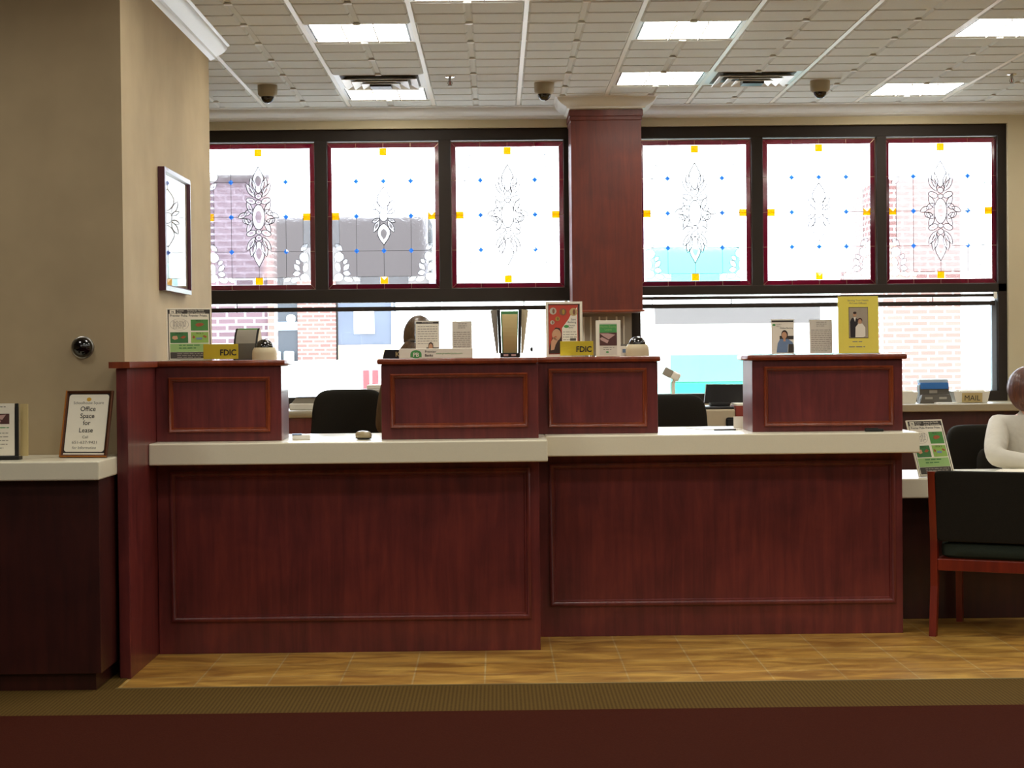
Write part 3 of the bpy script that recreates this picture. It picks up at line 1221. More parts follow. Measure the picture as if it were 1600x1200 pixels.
# right desk with its base
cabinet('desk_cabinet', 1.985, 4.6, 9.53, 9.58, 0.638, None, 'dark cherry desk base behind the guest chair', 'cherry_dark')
slab(2.0105, 4.7, 9.30, 10.02, 0.638, 0.735, 'cream desk top at the right behind the guest chair')

# window counters
cabinet('back_cabinet', -2.6, 1.33, 13.05, 13.61, 0.945, None, 'cherry cabinet run below the left window', 'cherry')
slab(-2.65, 1.37, 13.0, 13.615, 0.946, 1.0, 'cream window counter behind the left tellers', mat='counter_cream_shaded', bev=0.02)
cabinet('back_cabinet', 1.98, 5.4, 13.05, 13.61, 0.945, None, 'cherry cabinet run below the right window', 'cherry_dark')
slab(1.95, 5.5, 13.0, 13.615, 0.946, 1.0, 'cream window counter holding the mail bins', mat='counter_cream_shaded', bev=0.008)


# ------------------------------------------------------------------ printed sheets and holders
EPS = 0.0006


def scribble(mb, x0, x1, z, h, y, mat='ink_soft', seed=0):
    rnd = random.Random(seed * 77 + int(z * 1e5))
    x = x0
    while x < x1 - h * 0.6:
        ww = min(rnd.uniform(1.2, 4.2) * h, x1 - x)
        mb.rect(x, x + ww, z - h * 0.3, z + h * 0.3, y, mat)
        x += ww + h * 0.7


def lines(mb, x0, x1, ztop, zbot, n, h, y, mat='ink_soft'):
    for k in range(n):
        z = ztop + (zbot - ztop) * (k / max(1, n - 1))
        scribble(mb, x0, x1 - (0.2 * (x1 - x0) if k == n - 1 else 0), z, h, y, mat, k + 1)


def prop(t, ht, tilt, mat='acrylic'):
    """Rear strut of a leaning frame: from its back down to the surface behind it."""
    a = abs(tilt)
    d = ht * 0.6 * math.sin(a) + 0.07
    q = MB()
    q.tube([(0, 0.008, ht * 0.6), (0, d * math.cos(a), d * math.sin(a) + 0.002)], 0.003, mat)
    q.build('rear_strut', t)


def holder(t, wd, ht, foot=0.07, edge='acrylic'):
    q = MB()
    q.box(-wd / 2 - 0.004, wd / 2 + 0.004, 0.001, 0.005, 0.004, ht + 0.004, 'acrylic')
    q.box(-wd / 2 - 0.004, wd / 2 + 0.004, -0.012, foot, 0.0, 0.004, 'acrylic')
    q.build('holder', t, label='clear acrylic holder')
    if edge:
        q = MB()
        q.ring(-wd / 2 - 0.006, wd / 2 + 0.006, 0.0, ht + 0.006, [(0, -0.002), (0.006, -0.002), (0.006, 0.006), (0, 0.006)], 'paper')
        q.build('rim', t, label='pale clear rim')


def green_flyer(loc, wd, ht, label, rz=0, tilt=-0.12):
    t = thing('flyer_stand', label, 'flyer stand', loc, rz, tilt=tilt, group='green product flyers')
    holder(t, wd, ht, 0.006)
    prop(t, ht, tilt)
    q = MB()
    X = lambda u: (u - 0.5) * wd
    Z = lambda v: 0.004 + v * ht
    y = -EPS
    q.box(X(0), X(1), 0, 0.0009, Z(0), Z(1), 'ink')
    q.rect(X(.022), X(.978), Z(.012), Z(.988), y, 'paper')
    y -= EPS
    q.rect(X(.022), X(.978), Z(.90), Z(.985), y, 'charcoal')
    q.rect(X(.05), X(.19), Z(.905), Z(.975), y - EPS, 'paper')
    q.text('PB', X(.12), Z(.918), 0.05 * ht / .24 * .24, y - 2 * EPS, 'ink', bold=0.01)
    q.text('Premier\nBanks', X(.22), Z(.945), 0.010 * ht / .24, y - EPS, 'paper', 'LEFT')
    q.text('Serving the Needs\nof Our Community', X(.46), Z(.947), 0.0105 * ht / .24, y - EPS, 'paper', 'LEFT')
    q.text('Premier Picks. Premier Prizes.', X(.5), Z(.845), 0.0725 * wd, y, 'ink', bold=0.012)
    # oval with small print
    q.add([((X(.27) + wd * r * math.cos(a)), y, Z(.69) + ht * r * .5 * math.sin(a)) for r in (.215, .222) for a in [2 * PI * k / 24 for k in range(24)]],
          [(k, (k + 1) % 24, 24 + (k + 1) % 24, 24 + k) for k in range(24)], 'ink_soft')
    lines(q, X(.12), X(.43), Z(.755), Z(.625), 6, 0.0045 * ht / .24, y)
    for a, c, e, g, mt, tx in ((.54, .95, .57, .785, 'green_mid', 'PICK 1'), (.05, .47, .33, .54, 'green_deep', 'PICK 2'), (.54, .95, .33, .54, 'green_lime', 'PICK 3')):
        q.rect(X(a), X(c), Z(e), Z(g), y, mt)
        q.text(tx, X((a + c) / 2), Z(g - .04), 0.0115 * ht / .24, y - EPS, 'ink')
    q.flat([(X(.64), Z(.68)), (X(.70), Z(.645)), (X(.80), Z(.66)), (X(.86), Z(.69)), (X(.80), Z(.72)), (X(.69), Z(.715))], y - EPS, 'steak')
    q.flat([(X(.09), Z(.42)), (X(.15), Z(.39)), (X(.23), Z(.41)), (X(.21), Z(.47)), (X(.11), Z(.465))], y - EPS, 'skin_print')
    q.flat([(X(.28), Z(.43)), (X(.36), Z(.415)), (X(.43), Z(.45)), (X(.36), Z(.475))], y - EPS, 'steak')
    q.flat([(X(.57), Z(.43)), (X(.61), Z(.415)), (X(.64), Z(.45)), (X(.59), Z(.475))], y - EPS, 'steak')
    q.rect(X(.66), X(.80), Z(.395), Z(.435), y - EPS, 'blue_soft')
    q.flat([(X(.81), Z(.46)), (X(.88), Z(.425)), (X(.92), Z(.45)), (X(.85), Z(.48))], y - EPS, 'steak')
    q.rect(X(.04), X(.955), Z(.155), Z(.315), y, 'green_pale')
    lines(q, X(.25), X(.75), Z(.285), Z(.23), 2, 0.007 * ht / .24, y - EPS, 'green_deep')
    q.rect(X(.04), X(.955), Z(.025), Z(.15), y, 'charcoal')
    lines(q, X(.2), X(.9), Z(.12), Z(.05), 3, 0.006 * ht / .24, y - EPS, 'ink_soft')
    q.build('flyer', t)
    return t


TOP = 1.362 + 0.0005
green_flyer((-1.447, 8.80, TOP), 0.198, 0.245, 'green and white food flyer on the left screen box by the tan wall', 0.25, -0.16)
green_flyer((2.228, 9.44, 0.7385), 0.215, 0.295, 'green and white food flyer leaning back on the right desk', 0.45, -0.36)


def fdic(loc, label):
    t = thing('gold_plaque', label, 'plaque', loc, group='gold plaques on the counter screens')
    q = MB(); q.box(-0.081, 0.081, -0.004, 0.004, 0.006, 0.076, 'fdic_gold', 0.0012); q.build('plate', t)
    q = MB(); q.text('FDIC', 0.073, 0.024, 0.0385, -0.005, 'ink', 'RIGHT', bold=0.025, sx=0.92); q.build('lettering', t, label='black letters')
    q = MB(); q.box(-0.025, 0.06, -0.022, 0.02, 0, 0.006, 'acrylic', 0.001); q.build('foot', t, label='clear plastic foot')
    return t


fdic((-1.289, 8.715, TOP), 'gold plaque with black letters in front of the left green flyer')
fdic((0.389, 9.10, TOP), 'gold plaque with black letters in front of the red poster')

# curved dark stand behind the first dome
t = thing('display_stand', 'dark curved plaque stand left of the tan dome camera', 'display stand', (-1.175, 8.86, TOP), -0.25)
q = MB()
arc = [(-0.055 + 0.055 * (1 - math.cos(a)) - 0.0, 0.15 * math.sin(a) / math.sin(1.35)) for a in [1.35 * k / 10 for k in range(11)]]
for i in range(10):
    (y0, z0), (y1, z1) = arc[i], arc[i + 1]
    q.add([(-0.06, y0, z0), (0.06, y0, z0), (0.06, y1, z1), (-0.06, y1, z1), (-0.06, y0 + .008, z0), (0.06, y0 + .008, z0), (0.06, y1 + .008, z1 - .004), (-0.06, y1 + .008, z1 - .004)],
          [(0, 1, 2, 3), (7, 6, 5, 4), (0, 3, 7, 4), (1, 5, 6, 2)], 'black_plastic')
q.build('curved_frame', t, smooth=True)
q = MB()
for i in range(10):
    (y0, z0), (y1, z1) = arc[i], arc[i + 1]
    mt = 'green_mid' if i > 8 else ('grey_plastic' if i > 3 else 'grey_dark')
    q.add([(-0.05, y0 - .001, z0), (0.05, y0 - .001, z0), (0.05, y1 - .001, z1), (-0.05, y1 - .001, z1)], [(0, 1, 2, 3)], mt)
q.build('insert', t, label='grey printed insert')
q = MB(); q.prism([(x * 1.0, z) for x, z in [(a + 0.0, c) for a, c in arc]] + [(0.04, 0.0)], -0.062, -0.060, 'cam_beige', Matrix.Rotation(PI / 2, 4, 'Z') @ Matrix.Scale(1, 4)); q.build('side_panel', t, label='pale side panel')


def counter_dome(loc, label):
    t = thing('counter_dome_camera', label, 'security camera', loc, group='dome cameras on the counter screens')
    q = MB(); q.lathe([(0, 0), (0.058, 0), (0.058, 0.03), (0.056, 0.045), (0.048, 0.058), (0.0, 0.058)], 'cam_beige', n=32); q.build('base', t, smooth=True)
    q = MB(); q.lathe([(0.042, 0.055)] + [(0.042 * math.cos(a), 0.058 + 0.040 * math.sin(a)) for a in [PI / 2 * k / 9 for k in range(10)]], 'cam_dome', n=28); q.build('dome', t, smooth=True)
    return t


counter_dome((-1.088, 8.74, TOP), 'tan dome camera at the right end of the left screen box')
counter_dome((0.694, 9.22, TOP), 'tan dome camera right of the green brochure')

# nameplate and long sign
t = thing('name_plate', 'black nameplate with a pale letter K, half behind the white bank sign', 'nameplate', (-0.47, 8.73, TOP))
q = MB(); q.prism([(-0.066, 0), (0.07, 0), (0.07, 0.042), (-0.056, 0.042)], 0, 0.03, 'black_plastic'); q.build('block', t)
q = MB(); q.text('K', 0.004, 0.010, 0.032, -0.001, 'tan_sheet', bold=0.01); q.build('lettering', t, label='pale letter')

t = thing('bank_sign', 'long white sign with green logo in front of the brochures', 'sign', (-0.285, 8.70, TOP))
q = MB(); q.box(-0.172, 0.172, -0.004, 0.02, 0, 0.046, 'paper', 0.002); q.build('block', t)
q = MB()
y = -0.0046
q.disc(-0.093, 0.02, 0.026, 0.019, y, 'ink_green', 18)
q.rect(-0.119, -0.067, 0.006, 0.02, y - EPS * .3, 'ink_green')
q.text('PB', -0.093, 0.009, 0.026, y - EPS, 'paper', bold=0.03)
q.text('Premier', -0.052, 0.026, 0.0165, y, 'ink', 'LEFT')
q.text('Banks', -0.052, 0.009, 0.0165, y, 'ink', 'LEFT', bold=0.015)
q.text('www.premierbanks.com', 0.0, 0.019, 0.0125, y, 'ink_green', 'LEFT')
q.build('lettering', t, label='green logo and small print')


def brochure_woman(loc, wd, ht, label, dark, rz=0.0):
    t = thing('brochure_stand', label, 'brochure', loc, rz, group='brochures with a woman in blue', tilt=-0.06)
    holder(t, wd, ht, 0.05, None)
    q = MB()
    X = lambda u: (u - 0.5) * wd
    Z = lambda v: 0.004 + v * ht
    y = -EPS
    q.box(X(0), X(1), 0, 0.001, Z(0), Z(1), 'paper')
    q.rect(X(0.02), X(.98), Z(.92), Z(.97), y, 'charcoal')
    q.disc(X(.12 if dark else .08), Z(.84 if dark else .07), wd * .07, ht * .03, y, 'ink_green')
    if dark:
        lines(q, X(.22), X(.45), Z(.86), Z(.81), 2, ht * .02, y)
        q.text('Online Banking', X(.96), Z(.725), ht * .062, y, 'ink', 'RIGHT')
        q.rect(X(.36), X(.98), Z(.42), Z(.52), y, 'charcoal')
        q.flat([(X(.22), Z(.04)), (X(.27), Z(.3)), (X(.38), Z(.43)), (X(.72), Z(.43)), (X(.92), Z(.34)), (X(.98), Z(.2)), (X(.98), Z(.04))], y - EPS, 'blue_soft')
        q.rect(X(.52), X(.62), Z(.36), Z(.48), y - 2 * EPS, 'skin_print')
        q.disc(X(.58), Z(.56), wd * .145, ht * .125, y - 2 * EPS, 'hair_print')
        q.disc(X(.565), Z(.535), wd * .115, ht * .10, y - 3 * EPS, 'skin_print')
        q.flat([(X(.70), Z(.04)), (X(.74), Z(.28)), (X(.97), Z(.28)), (X(.97), Z(.04))], y - 3 * EPS, 'charcoal')
        q.flat([(X(.70), Z(.04)), (X(.73), Z(.28)), (X(.745), Z(.28)), (X(.72), Z(.04))], y - 4 * EPS, 'paper')
    else:
        q.text('Premier Banking', X(.5), Z(.935), ht * .045, y - EPS, 'paper')
        lines(q, X(.08), X(.92), Z(.84), Z(.38), 8, ht * .026, y)
        q.rect(X(.45), X(.98), Z(.18), Z(.27), y, 'charcoal')
        q.flat([(X(.42), Z(.0)), (X(.47), Z(.14)), (X(.6), Z(.19)), (X(.8), Z(.17)), (X(.96), Z(.08)), (X(.98), Z(.0))], y - EPS, 'blue_soft')
        q.rect(X(.59), X(.70), Z(.06), Z(.22), y - 2 * EPS, 'skin_print')
        q.disc(X(.64), Z(.30), wd * .11, ht * .115, y - 2 * EPS, 'hair_print')
        q.disc(X(.635), Z(.275), wd * .09, ht * .10, y - 3 * EPS, 'skin_print')
    q.build('leaflet', t)
    return t


brochure_woman((-0.330, 8.86, TOP), 0.111, 0.175, 'white brochure with a woman in its corner, behind the bank sign', False)
brochure_woman((1.421, 9.26, TOP), 0.113, 0.172, 'brochure with a smiling woman in a blue shirt on the right screen box', True)


def text_sheet(loc, wd, ht, label, mat='paper_grey', big=None, n=12, group='printed notices in clear stands', ink='ink_soft'):
    t = thing('notice_stand', label, 'notice', loc, 0, tilt=-0.05, group=group)
    holder(t, wd, ht, 0.03, None)
    q = MB()
    q.box(-wd / 2, wd / 2, 0, 0.001, 0.004, ht, mat)
    y = -EPS
    lines(q, -wd * .2, wd * .25, ht * .93, ht * .82, 3, ht * .026, y, ink)
    if big:
        lines(q, -wd * .42, wd * .42, ht * .78, ht * .68, 2, ht * .04, y, 'paper_grey')
        q.text(big, 0, ht * .38, ht * .16, y, 'ink_soft')
        lines(q, -wd * .38, wd * .4, ht * .27, ht * .1, 3, ht * .035, y, 'paper_grey')
    else:
        lines(q, -wd * .43, wd * .43, ht * .70, ht * .1, n, ht * .028, y, ink)
    q.build('sheet', t)
    return t


text_sheet((-0.166, 8.87, TOP), 0.093, 0.175, 'grey notice full of small print, right of the woman brochure')
text_sheet((1.611, 9.26, TOP), 0.113, 0.172, 'grey notice full of small print, left of the yellow poster')
text_sheet((1.312, 9.32, TOP), 0.112, 0.136, 'pale see-through rate card at the left end of the right screen box', 'acrylic', '5%')

# tall curved paper holder
t = thing('sheet_display', 'tall black display with a curved tan sheet and cloudy side wings', 'display stand', (0.060, 8.84, TOP))
q = MB()
q.box(-0.046, 0.05, -0.03, 0.05, 0, 0.022, 'black_plastic', 0.003)
for sx in (-1, 1):
    q.prism([(sx * 0.038, 0.02), (sx * 0.052, 0.02), (sx * 0.058, 0.225), (sx * 0.043, 0.225)][::sx], -0.012, 0.02, 'black_plastic')
q.build('stand', t)
q = MB()
N = 10
for i in range(N):
    a, c = i / N, (i + 1) / N
    cv = lambda u: -0.014 - 0.02 * math.sin(PI * u) + 0.004 * u
    wx = lambda u: 0.036 + 0.006 * u
    z = lambda u: 0.022 + 0.198 * u
    q.add([(-wx(a), cv(a), z(a)), (wx(a), cv(a), z(a)), (wx(c), cv(c), z(c)), (-wx(c), cv(c), z(c))], [(0, 1, 2, 3)], 'green_deep')
    q.add([(-wx(a) + .006, cv(a) - .001, z(a)), (wx(a) - .004, cv(a) - .001, z(a)), (wx(c) - .004, cv(c) - .001, z(c) - (.008 if i == N - 1 else 0)), (-wx(c) + .006, cv(c) - .001, z(c) - (.008 if i == N - 1 else 0))], [(0, 1, 2, 3)], 'tan_sheet')
q.build('sheet', t, smooth=True, label='curved tan sheet with green edge')
for sx in (-1, 1):
    q = MB()
    q.prism([(sx * 0.053, 0.02), (sx * 0.064, 0.02), (sx * 0.090, 0.224), (sx * 0.058, 0.228)][::sx], 0.0, 0.006, 'grey_plastic' if sx < 0 else 'cam_beige')
    q.build('wing', t, label='cloudy plastic wing')
q = MB()
for x in (-0.018, 0.018):
    q.box(x - 0.011, x + 0.011, -0.032, -0.029, 0.007, 0.016, 'pink_soft')
q.build('foot_label', t)

t = thing('counter_pen', 'black pen standing in its holder beside the tall display', 'pen', (0.172, 8.85, TOP))
q = MB(); q.cyl((0, 0, 0), (-0.006, 0, 0.03), 0.0018, 'black_plastic', n=8); q.build('stem', t)
q = MB(); q.ball((-0.008, 0, 0.038), (0.007, 0.007, 0.011), 'black_plastic'); q.build('grip', t, smooth=True)

# red poster
t = thing('framed_poster', 'red poster of coins and a woman in a clear frame', 'poster', (0.331, 9.17, TOP), tilt=-0.05)
wd, ht = 0.180, 0.272
q = MB(); q.ring(-wd / 2, wd / 2, 0, ht, [(0, -0.006), (0.011, -0.006), (0.013, 0.0), (0.013, 0.012), (0, 0.012)], 'paper'); q.box(-wd / 2, wd / 2, 0.006, 0.08, 0, 0.004, 'acrylic'); q.build('frame', t, label='pale clear frame')
X = lambda u: (u - 0.5) * wd
Z = lambda v: v * ht
q = MB()
q.box(X(.06), X(.94), 0, 0.004, Z(.03), Z(.97), 'sofa_dark')
y = -EPS
q.rect(X(.08), X(.88), Z(.05), Z(.94), y, 'red_print')
y -= EPS
q.flat([(X(.44), Z(.06)), (X(.44), Z(.52)), (X(.62), Z(.68)), (X(.70), Z(.78)), (X(.86), Z(.9)), (X(.86), Z(.06))], y, 'paper')
for u, v, r, mt in ((.20, .83, .095, 'coin_silver'), (.47, .815, .10, 'coin_copper'), (.76, .81, .11, 'tan_sheet'), (.32, .69, .062, 'coin_gold'), (.18, .625, .058, 'coin_silver')):
    q.disc(X(u), Z(v), wd * r, wd * r, y - EPS, mt)
    q.disc(X(u) + wd * r * .15, Z(v), wd * r * .35, wd * r * .7, y - 2 * EPS, 'coin_copper' if mt != 'coin_copper' else 'coin_gold')
q.flat([(X(.08), Z(.06)), (X(.10), Z(.20)), (X(.17), Z(.34)), (X(.17), Z(.45)), (X(.27), Z(.535)), (X(.38), Z(.52)), (X(.43), Z(.43)), (X(.43), Z(.06))], y - EPS, 'hair_print')
q.disc(X(.29), Z(.40), wd * .125, ht * .105, y - 2 * EPS, 'skin_print')
q.flat([(X(.13), Z(.12)), (X(.14), Z(.28)), (X(.22), Z(.36)), (X(.33), Z(.30)), (X(.26), Z(.22)), (X(.22), Z(.13))], y - 2 * EPS, 'skin_print')
q.disc(X(.26), Z(.365), wd * .04, ht * .008, y - 3 * EPS, 'red_print')
q.text('Start\nBanking', X(.83), Z(.66), ht * .05, y - EPS, 'ink', 'RIGHT')
q.disc(X(.56), Z(.55), wd * .07, ht * .026, y - EPS, 'ink_green')
q.text('Premier\nBanks', X(.62), Z(.555), ht * .036, y - EPS, 'ink', 'LEFT')
lines(q, X(.47), X(.84), Z(.45), Z(.31), 4, ht * .018, y - EPS)
q.rect(X(.66), X(.82), Z(.29), Z(.335), y - EPS, 'grey_dark')
q.build('print', t)

for loc, sz, rz, lab, nm in (((0.30, 9.075, TOP), (0.12, 0.05), 0.05, 'flat white slip of paper at the foot of the red poster', 'paper_slip'),):
    q = MB(); q.box(-sz[0] / 2, sz[0] / 2, -sz[1] / 2, sz[1] / 2, 0, 0.003, 'paper_white'); o = q.build(nm, loc=loc); o.rotation_euler = (0, 0, rz); tag(o, lab, 'paper')
q = MB(); q.box(-0.055, 0.02, -0.05, 0.02, 0, 0.002, 'paper_white'); o = q.build('paper_slip', loc=(-1.50, 8.71, TOP)); tag(o, 'flat white slip of paper at the foot of the left green flyer', 'paper')

# green brochure in acrylic
t = thing('brochure_stand', 'green topped brochure in a wide clear stand beside the dome camera', 'brochure', (0.548, 9.18, TOP), tilt=-0.05)
wd, ht = 0.122, 0.178
q = MB(); q.box(-wd / 2, wd / 2, 0.0, 0.004, 0, ht, 'paper', 0.001); q.box(-wd / 2, wd / 2, 0.004, 0.06, 0, 0.004, 'acrylic'); q.build('holder', t, label='pale clear holder')
q = MB()
y = -EPS
X = lambda u: (u - 0.5) * wd
Z = lambda v: v * ht
q.rect(X(.15), X(.85), Z(.04), Z(.93), y, 'paper_grey')
q.rect(X(.15), X(.85), Z(.66), Z(.89), y - EPS, 'ink_green')
q.text('Home Equity\nLoans', X(.5), Z(.80), ht * .085, y - 2 * EPS, 'green_pale')
q.rect(X(.15), X(.85), Z(.30), Z(.66), y - EPS, 'chocolate')
q.flat([(X(.16), Z(.64)), (X(.3), Z(.56)), (X(.52), Z(.47)), (X(.78), Z(.60)), (X(.5), Z(.64))], y - 2 * EPS, 'pink_soft')
q.flat([(X(.17), Z(.50)), (X(.25), Z(.54)), (X(.52), Z(.44)), (X(.46), Z(.36)), (X(.2), Z(.45))], y - 2 * EPS, 'pink_soft')
lines(q, X(.3), X(.75), Z(.25), Z(.19), 2, ht * .035, y - EPS)
q.disc(X(.46), Z(.12), wd * .06, ht * .022, y - EPS, 'ink_green')
q.build('leaflet', t)

t = thing('paper_cup', 'small white cup with a blue patch between green brochure and dome camera', 'cup', (0.628, 9.30, TOP))
q = MB(); q.lathe([(0.0, 0), (0.024, 0), (0.026, 0.05), (0.024, 0.05), (0.022, 0.006), (0, 0.006)], 'white_plastic'); q.build('body', t, smooth=True)
q = MB(); q.lathe([(0.0262, 0.052), (0.028, 0.055), (0.026, 0.06), (0, 0.06)], 'grey_dark'); q.build('lid', t, smooth=True)
q = MB(); q.box(-0.004, 0.014, -0.0275, -0.023, 0.018, 0.036, 'blue_soft'); q.build('patch', t, label='blue patch')

# yellow poster
t = thing('poster_stand', 'tall yellow poster with a portrait of a couple', 'poster', (1.790, 9.22, TOP), tilt=-0.05)
wd, ht = 0.200, 0.283
holder(t, wd, ht, 0.07, None)
X = lambda u: (u - 0.5) * wd
Z = lambda v: 0.003 + v * ht
q = MB()
q.box(X(0), X(1), 0, 0.001, Z(0), Z(1), 'poster_yellow')
y = -EPS
q.text('Serving Your Needs', X(.5), Z(.915), ht * .045, y, 'ink_soft')
q.text('As Loan Officers', X(.5), Z(.865), ht * .045, y, 'ink_soft')
q.rect(X(.265), X(.745), Z(.265), Z(.81), y, 'charcoal')
q.rect(X(.275), X(.735), Z(.275), Z(.80), y - EPS, 'photo_grey')
y -= 2 * EPS
q.flat([(X(.30), Z(.28)), (X(.295), Z(.55)), (X(.33), Z(.61)), (X(.40), Z(.635)), (X(.49), Z(.60)), (X(.47), Z(.28))], y, 'suit_print')
q.flat([(X(.38), Z(.63)), (X(.44), Z(.63)), (X(.42), Z(.55))], y - EPS, 'paper')
q.disc(X(.415), Z(.685), wd * .045, ht * .042, y - EPS, 'skin_print')
q.disc(X(.415), Z(.708), wd * .043, ht * .022, y - 2 * EPS, 'hair_print')
q.flat([(X(.42), Z(.28)), (X(.43), Z(.46)), (X(.50), Z(.52)), (X(.60), Z(.52)), (X(.67), Z(.45)), (X(.67), Z(.30)), (X(.62), Z(.28))], y - 2 * EPS, 'paper')
q.disc(X(.54), Z(.575), wd * .06, ht * .046, y - 2 * EPS, 'hair_auburn')
q.disc(X(.54), Z(.555), wd * .046, ht * .04, y - 3 * EPS, 'skin_print')
q.text('Dave and Mary', X(.5), Z(.19), ht * .04, -EPS, 'ink_soft') if False else lines(q, X(.35), X(.65), Z(.205), Z(.2), 1, ht * .025, -EPS)
lines(q, X(.26), X(.76), Z(.115), Z(.11), 1, ht * .028, -EPS)
q.build('sheet', t)

# lease sign on the writing shelf
t = thing('framed_sign', 'copper framed lease notice propped on the left writing shelf', 'sign', (-1.758, 7.91, 0.9585), -0.2, tilt=-0.28)
prop(t, 0.292, 0.28, 'copper_dark')
wd, ht = 0.212, 0.292
q = MB()
q.ring(-wd / 2, wd / 2, 0, ht, [(0, -0.003), (0.004, -0.008), (0.011, -0.006), (0.013, 0.0), (0.013, 0.008), (0, 0.008)], 'copper_dark')
q.box(-wd / 2, -wd / 2 + 0.006, -0.0095, -0.004, 0, ht, 'copper')  # gleam along left and bottom edges laid on as brighter strips
q.box(-wd / 2, wd / 2, -0.0095, -0.004, 0, 0.006, 'copper')
q.build('frame', t, label='thin copper frame')
q = MB()
X = lambda u: (u - 0.5) * wd
Z = lambda v: v * ht
q.box(X(.05), X(.95), 0, 0.006, Z(.04), Z(.96), 'ink')
y = -EPS
def rrect(x0, x1, z0, z1, r, n=5):
    o = []
    for cx, cz, a0 in ((x1 - r, z0 + r, -PI / 2), (x1 - r, z1 - r, 0), (x0 + r, z1 - r, PI / 2), (x0 + r, z0 + r, PI)):
        o += [(cx + r * math.cos(a0 + PI / 2 * k / n), cz + r * math.sin(a0 + PI / 2 * k / n)) for k in range(n + 1)]
    return o
q.rect(X(.06), X(.94), Z(.045), Z(.065), y, 'paper')
q.flat(rrect(X(.075), X(.925), Z(.085), Z(.945), 0.012), y, 'paper')
y -= EPS
q.disc(X(.5), Z(.87), wd * .05, ht * .03, y, 'gold_print')
for s, v, sz, bo in (('Schoolhouse Square', .80, .058, 0), ('Office', .695, .098, .01), ('Space', .59, .098, .01), ('for', .485, .098, .01), ('Lease', .375, .098, .01), ('Call', .285, .06, 0), ('651-637-9421', .205, .062, 0), ('for Information', .125, .06, 0)):
    q.text(s, X(.5), Z(v), ht * sz, y, 'ink' if sz > .09 else 'grey_dark', bold=bo, sx=1.15 if s.startswith('651') else 1.0)
q.build('notice', t)

# brochure rack at the far left
t = thing('brochure_rack', 'black brochure rack with a white leaflet at the left edge of the shelf', 'brochure', (-2.085, 7.80, 0.9575), 0.06, tilt=-0.05)
q = MB(); q.box(-0.09, 0.085, -0.012, 0.07, 0, 0.016, 'black_plastic', 0.003); q.box(0.068, 0.082, -0.006, 0.004, 0.01, 0.236, 'black_plastic', 0.002); q.box(-0.08, 0.082, 0.002, 0.006, 0.01, 0.22, 'black_plastic'); q.build('rack', t)
q = MB()
q.box(-0.09, 0.066, -0.005, 0.0, 0.018, 0.236, 'paper')
q.rect(-0.06, 0.045, 0.150, 0.193, -0.0056, 'chocolate')
q.flat([(-0.0, 0.186), (0.032, 0.190), (0.016, 0.168), (-0.01, 0.172)], -0.0062, 'pink_soft')
q.flat([(-0.01, 0.168), (0.012, 0.164), (0.006, 0.156), (-0.02, 0.158)], -0.0062, 'pink_soft')
scribble(q, -0.05, 0.03, 0.222, 0.006, -0.0056, seed=3)
scribble(q, -0.05, 0.05, 0.135, 0.006, -0.0056, 'ink_green', seed=4)
lines(q, -0.06, 0.04, 0.112, 0.05, 5, 0.005, -0.0056)
q.build('leaflet', t)
q = MB(); q.box(0.085, 0.116, 0.02, 0.032, 0.016, 0.234, 'tan_sheet'); q.build('side_leaflet', t, label='tan leaflet edge')

# wall camera, picture
t = thing('wall_dome_camera', 'round black dome camera on the tan wall above the lease notice', 'security camera', (-1.817, 8.2, 1.427))
RX = Matrix.Rotation(PI / 2, 4, 'X')
q = MB(); q.lathe([(0, 0), (0.05, 0), (0.049, 0.008), (0.044, 0.012), (0, 0.012)], 'brushed', n=32, M=RX); q.build('mount_ring', t, smooth=True)
q = MB(); q.lathe([(0.045, 0.008)] + [(0.045 * math.cos(a), 0.01 + 0.036 * math.sin(a)) for a in [PI / 2 * k / 9 for k in range(10)]], 'cam_dome', n=32, M=RX); q.build('dome', t, smooth=True)

t = thing('wall_picture', 'plum framed picture on the return wall reflecting the window', 'picture', (-1.635, 9.44, 1.705), PI / 2)
q = MB(); q.ring(-0.38, 0.38, 0, 0.60, [(0, -0.001), (0, -0.034), (0.022, -0.036), (0.03, -0.024), (0.03, -0.001)], 'purple_frame'); q.build('frame', t)
q = MB(); q.box(-0.352, 0.352, -0.018, -0.002, 0.028, 0.572, 'paper'); q.rect(-0.25, 0.25, 0.14, 0.46, -0.0186, 'photo_grey'); q.build('print', t)
plain('picture_glass', '#0b0b0c', 0.02, spec=1.0, var=0.0)
mt = glass('picture_glass', (1, 1, 1, 1), haze=0, gloss=0.15, rough=0.0)
q = MB(); q.rect(-0.352, 0.352, 0.028, 0.572, -0.022, 'picture_glass'); q.build('glass_pane', t)

# ------------------------------------------------------------------ small things on the counters
t = thing('computer_mouse', 'tan computer mouse on the left countertop by the gap', 'mouse', (-0.628, 8.72, 0.9875), 0.5)
q = MB(); q.ball((0, 0, 0.018), (0.034, 0.055, 0.022), 'mouse_tan', e1=0.8, fn=lambda p: (p[0], p[1], max(p[2], -0.018))); q.build('shell', t, smooth=True)
q = MB(); q.ball((0, 0, 0.006), (0.035, 0.056, 0.0058), 'black_plastic'); q.build('underside', t, smooth=True)
t = thing('note_pad', 'white note pad on the left countertop beside the first screen box', 'note pad', (-0.925, 8.80, 0.9875), 0.1)
q = MB(); q.box(-0.045, 0.04, -0.06, 0.06, 0, 0.022, 'paper_white', 0.004); q.build('pad', t)
q = MB(); q.box(-0.046, 0.0, -0.061, 0.06, 0.0221, 0.025, 'blue_soft', 0.001); q.build('cover', t, label='bluish cover')
q = MB(); q.box(-0.045, 0.045, -0.012, 0.012, 0, 0.013, 'black_plastic', 0.004); q.box(-0.043, 0.02, -0.01, 0.01, 0.013, 0.018, 'black_plastic', 0.002)
